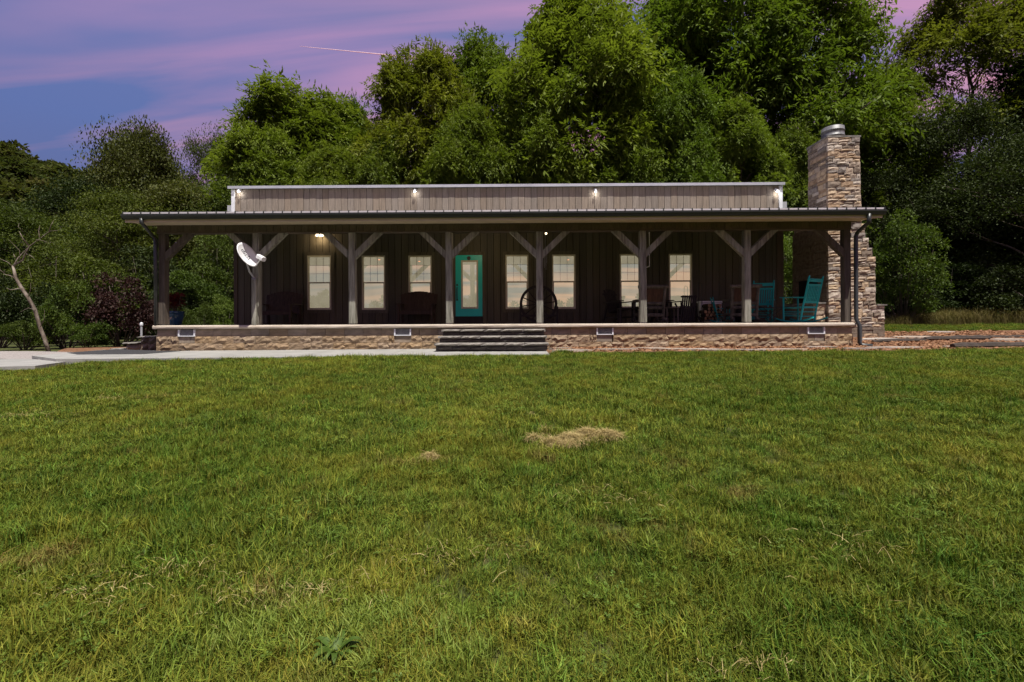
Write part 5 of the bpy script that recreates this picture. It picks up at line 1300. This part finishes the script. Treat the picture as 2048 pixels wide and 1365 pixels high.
# ------------------------------------------------------------------ grass
def ground_at(px, py):
    d = RM @ Vector(((px - 1024)/FPX, -(py - HOR)/FPX, -1)); t = 1.0
    for it in range(30):
        p = CAM + d*t; t *= (CAM.z - gz(p.x, p.y))/max(1e-3, CAM.z - p.z)
    return CAM + d*t
def blades_mesh(seed, n, rad, hmin, hmax, w, mat, lean=.5, flat=0.0, gauss=True):
    g = np.random.default_rng(seed)
    P = np.zeros((n, 3)); P[:, :2] = g.normal(0, rad*.55, (n, 2)) if gauss else g.uniform(-rad, rad, (n, 2))
    h = g.uniform(hmin, hmax, n); a = g.uniform(0, 2*math.pi, n); ln = g.uniform(.1, 1.0, n)*lean; wd = w*g.uniform(.6, 1.3, n)
    d = np.stack([np.cos(a), np.sin(a), 0*a], 1); b = a + math.pi/2 + g.normal(0, .5, n); s = np.stack([np.cos(b), np.sin(b), 0*b], 1)
    up = np.array([0, 0, 1.])
    mid = P + (up*(h*.58)[:, None]*(1-flat)) + d*(h*ln*.35)[:, None]; tip = P + up*(h*(1 - .35*ln)*(1-flat))[:, None] + d*(h*ln*1.1)[:, None]
    w2 = (s*wd[:, None]*.5)
    q1 = np.stack([P - w2, P + w2, mid + w2*.85, mid - w2*.85], 1); q2 = np.stack([mid - w2*.85, mid + w2*.85, tip + w2*.12, tip - w2*.12], 1)
    t = g.random(n)**1.6*1.25; return quads_mesh('blades', np.concatenate([q1, q2]), np.concatenate([t*.8, t*.8 + .2]), mat)
def clover_mesh(seed, n=26, rad=.1, mat='weed_leaf'):
    g = np.random.default_rng(seed); V = []; T = []
    for i in range(n):
        c = np.array([g.normal(0, rad*.6), g.normal(0, rad*.6), g.uniform(.025, .06)]); a0 = g.uniform(0, 6.28); r = g.uniform(.005, .009)
        for k in range(3):
            a = a0 + k*2.09; d = np.array([math.cos(a), math.sin(a), g.uniform(-.1, .3)]); s_ = np.array([-math.sin(a), math.cos(a), 0]); V.append(np.stack([c, c + d*r - s_*r*.7, c + d*r*1.5, c + d*r + s_*r*.7])); T.append(g.random())
    return quads_mesh('clover', np.array(V), np.array(T), mat)
near = [blades_mesh(300 + i, 58, .060, .020, .085, .0036, 'grass_blade', .85) for i in range(5)] + [blades_mesh(310, 14, .035, .05, .10, .0042, 'pale_blade', .55), clover_mesh(311), clover_mesh(312), blades_mesh(313, 12, .10, .02, .05, .003, 'dry_blade', 1.3)]
def visible_lawn(x, y, pad=.0):
    return True
xwalk = lambda x: np.where(x < XW, -2.0 - .03*sstep(-3, -10, x), -1.5 + .0*x)
g = np.random.default_rng(404)
def lawn_points(n, d0, d1, pad):
    d = np.sqrt(g.uniform(d0*d0, d1*d1, n)) if d0 > 1 else g.uniform(d0, d1, n)
    x = g.uniform(-1, 1, n)*(1.18*d + pad); y = d - 12; return x, y
X1, Y1 = lawn_points(20000, .75, 4.2, 1.2); X2, Y2 = lawn_points(46000, 4.0, 11.2, 1.5)
X = np.concatenate([X1, X2]); Yv = np.concatenate([Y1, Y2]); far = np.concatenate([np.zeros(len(X1)), np.ones(len(X2))])
bedx = np.array([p[0] for p in bed_pts[:8]]); bedy = np.array([p[1] for p in bed_pts[:8]])
edge = np.where(X < XW + .1, np.interp(X, [-10.2, -9.9, -3, XW], [-2.12, -2.12, -2.04, -1.82]), np.interp(X, bedx, bedy - .03))
edge = np.where(X < -9.35, np.minimum(edge, -3.1 + (X + 9.5)*.32), edge)
keep = Yv < edge + g.normal(0, .03, len(X)) - .03
X, Yv, far = X[keep], Yv[keep], far[keep]
# far lawn at right behind the mulch bed
xr_ = g.uniform(10.8, 26, 5200); yr_ = g.uniform(3.4, 9.5, 5200); ok = yr_ > 3.75 + .12*np.sin(xr_*1.3) ; X = np.concatenate([X, xr_[ok]]); Yv = np.concatenate([Yv, yr_[ok]]); far = np.concatenate([far, np.ones(ok.sum())])
# keep grass thin under the hay heaps
hay = W(1147, 884, -8.05); 
n = len(X); u_ = g.random(n)
idx = np.where(u_ < .955, g.integers(0, 5, n), np.where(u_ < .965, 5, np.where(u_ < .985, g.integers(6, 8, n), 8)))
nz = .6*np.sin(X*1.9 + 1.3)*np.sin(Yv*1.4 + X*.5) + .5*np.sin(X*.7 - Yv*1.1) + 1.1*np.sin(X*9.1 + 2*np.sin(Yv*3.3))*np.sin(Yv*11.3 + 2*np.sin(X*4.1))
s = np.where(far > .5, 1.25, 1.0)*g.uniform(.7, 1.25, n)*(1 + .20*nz)
sz = s*np.where(far > .5, .85, 1.0)*g.uniform(.55, 1.45, n)
# longer tufts round the weed near the bottom edge
wp_ = [ground_at(*p) for p in ((700, 1260), (640, 1240), (780, 1240), (560, 1270), (720, 1330), (830, 1270), (480, 1290), (900, 1320))]
for p in wp_:
    k = 26; X = np.concatenate([X, p.x + g.normal(0, .10, k)]); Yv = np.concatenate([Yv, p.y + g.normal(0, .06, k)]); idx = np.concatenate([idx, np.full(k, 5)]); s = np.concatenate([s, g.uniform(.8, 1.1, k)]); sz = np.concatenate([sz, g.uniform(.7, 1.3, k)])
n = len(X)
scatter('grass', np.stack([X, Yv, ground(X, Yv) - .004], 1), np.stack([g.normal(0, .08, n), g.normal(0, .08, n), g.uniform(0, 6.28, n)], 1), np.stack([s*1.1, s*1.1, sz], 1), idx, near, 'mown green lawn grass with clover and dry blades', 'grass')
# tall dry grass at far right
n = 600; X = g.uniform(13.5, 27, n); Yv = 8.6 + (X - 12)*.04 + g.normal(0, .5, n) + np.where(X < 15, 1.2, 0); s = g.uniform(.6, 1.2, n)*np.interp(X, [12, 15, 20], [.15, .35, 1.0])
scatter('tall_grass', np.stack([X, Yv, ground(X, Yv)], 1), np.stack([0*s, 0*s, g.uniform(0, 6.28, n)], 1), np.stack([s, s, s], 1), g.integers(0, 2, n), [blades_mesh(320 + i, 40, .22, .35, .85, .012, 'tall_dry', .6) for i in range(2)], 'tall dry grass along the wood edge at far right', 'grass')
# dry clippings: heaps of straw blades
def straw(name, label, spots, n):
    V = []; T = []
    for (px, py, rx, ry, hh, k) in spots:
        # pixel on the lawn -> ground point
        d = RM @ Vector(((px - 1024)/FPX, -(py - HOR)/FPX, -1)); t = 1.0
        for it in range(30):
            p = CAM + d*t; t *= (CAM.z - gz(p.x, p.y) - .03)/max(1e-3, CAM.z - p.z)
        p = CAM + d*t
        rr = np.minimum(np.abs(g.normal(0, .62, k)), 1.9); a = g.uniform(0, 6.28, k); x = p.x + rx*rr*np.cos(a); y = p.y + ry*rr*np.sin(a)
        z = ground(x, y) + .052 + hh*np.exp(-rr*rr*1.5)*g.random(k)
        b = g.uniform(0, 6.28, k); L = g.uniform(.03, .085, k); w = g.uniform(.0007, .0014, k); D = np.stack([np.cos(b), np.sin(b), g.normal(.05, .3, k)], 1); S = np.stack([-np.sin(b), np.cos(b), g.normal(0, .4, k)], 1); P = np.stack([x, y, z], 1)
        M = P + D*(L*.5)[:, None] + np.array([0, 0, .008]); E = P + D*L[:, None] - np.array([0, 0, .006]); S = S*w[:, None]
        V.append(np.stack([P - S, P + S, M + S, M - S], 1)); V.append(np.stack([M - S, M + S, E + S*.4, E - S*.4], 1)); tt = g.random(k); T += [tt, tt]
    me = quads_mesh(name, np.concatenate(V), np.concatenate(T), 'dry_blade'); return tag(link(name, me), label, 'dry grass', kind='stuff')
straw('dry_clippings', 'heap of pale dry grass clippings lying on the lawn',
      [(1068, 884, .06, .05, .03, 1100), (1105, 892, .09, .07, .035, 1900), (1140, 887, .13, .08, .05, 4000), (1175, 878, .15, .09, .055, 5200), (1210, 878, .12, .07, .045, 3000), (1228, 878, .05, .05, .03, 800), (1094, 866, .06, .05, .02, 420), (1135, 896, .08, .04, .03, 900), (858, 921, .05, .035, .03, 600), (1060, 832, .04, .03, .01, 60)], 0)
straw('dry_thatch', 'thin brown dead grass showing through the lawn', [(px, py, rx, ry, .004, k) for px, py, rx, ry, k in ((330, 1150, .5, .16, 90), (150, 1190, .5, .15, 70), (620, 1190, .5, .15, 90), (900, 1120, .5, .14, 60), (480, 1200, .4, .14, 70),
      (1510, 1335, .2, .05, 40), (40, 835, .5, .25, 120), (220, 800, .5, .2, 90), (790, 757, .4, .2, 60), (1700, 1100, .4, .2, 50), (1250, 1000, .6, .2, 60))], 0)
# broadleaf weed near the bottom edge
for px, py, nl, L0, lab in ((672, 1322, 22, .085, 'broadleaf weed rosette in the grass near the bottom edge'), (290, 1120, 9, .07, 'small broadleaf weed in the grass at lower left')):
    p = ground_at(px, py); t = thing('broadleaf_weed', lab, 'weed', (p.x, p.y, gz(p.x, p.y)), 0, 'weeds in the lawn')
    for k in range(nl):
        a = k*2.4 + g.normal(0, .2); L = L0*g.uniform(.7, 1.2); w = L*.26; up = g.uniform(.25, .8); m = MB(); n = 6
        for i in range(n+1):
            q = i/n; r = L*q; z = .02 + L*up*math.sin(q*2.2)*.8; ww = w*math.sin(math.pi*min(1, .12 + q*.88))**.8*(.85 + .3*(i % 2)); c, s_ = math.cos(a), math.sin(a)
            m.v += [(c*r - s_*ww/2, s_*r + c*ww/2, z + ww*.15), (c*r, s_*r, z), (c*r + s_*ww/2, s_*r - c*ww/2, z + ww*.15)]
        for i in range(n): m.f += [(3*i, 3*i+1, 3*i+4, 3*i+3), (3*i+1, 3*i+2, 3*i+5, 3*i+4)]
        m.build('leaf', 'weed_leaf', t, True)
# ------------------------------------------------------------------ contrail high in the sky
Yc = 2600.0; a = W(600, 93, Yc); b = W(846, 117.5, Yc); n = 16; pts = []; rad = []
for i in range(n + 1):
    q = i/n; pts.append(tuple(a + (b - a)*q + Vector((0, 0, rng.normal(0, .05))))); rad.append(.9 + 3.0*q)
tag(MB().tube(pts, rad, 8).build('contrail', 'cloud_white', None, True, off=pts[8], loc=pts[8]), 'thin pink-white contrail crossing the dusk sky', 'contrail', kind='stuff')
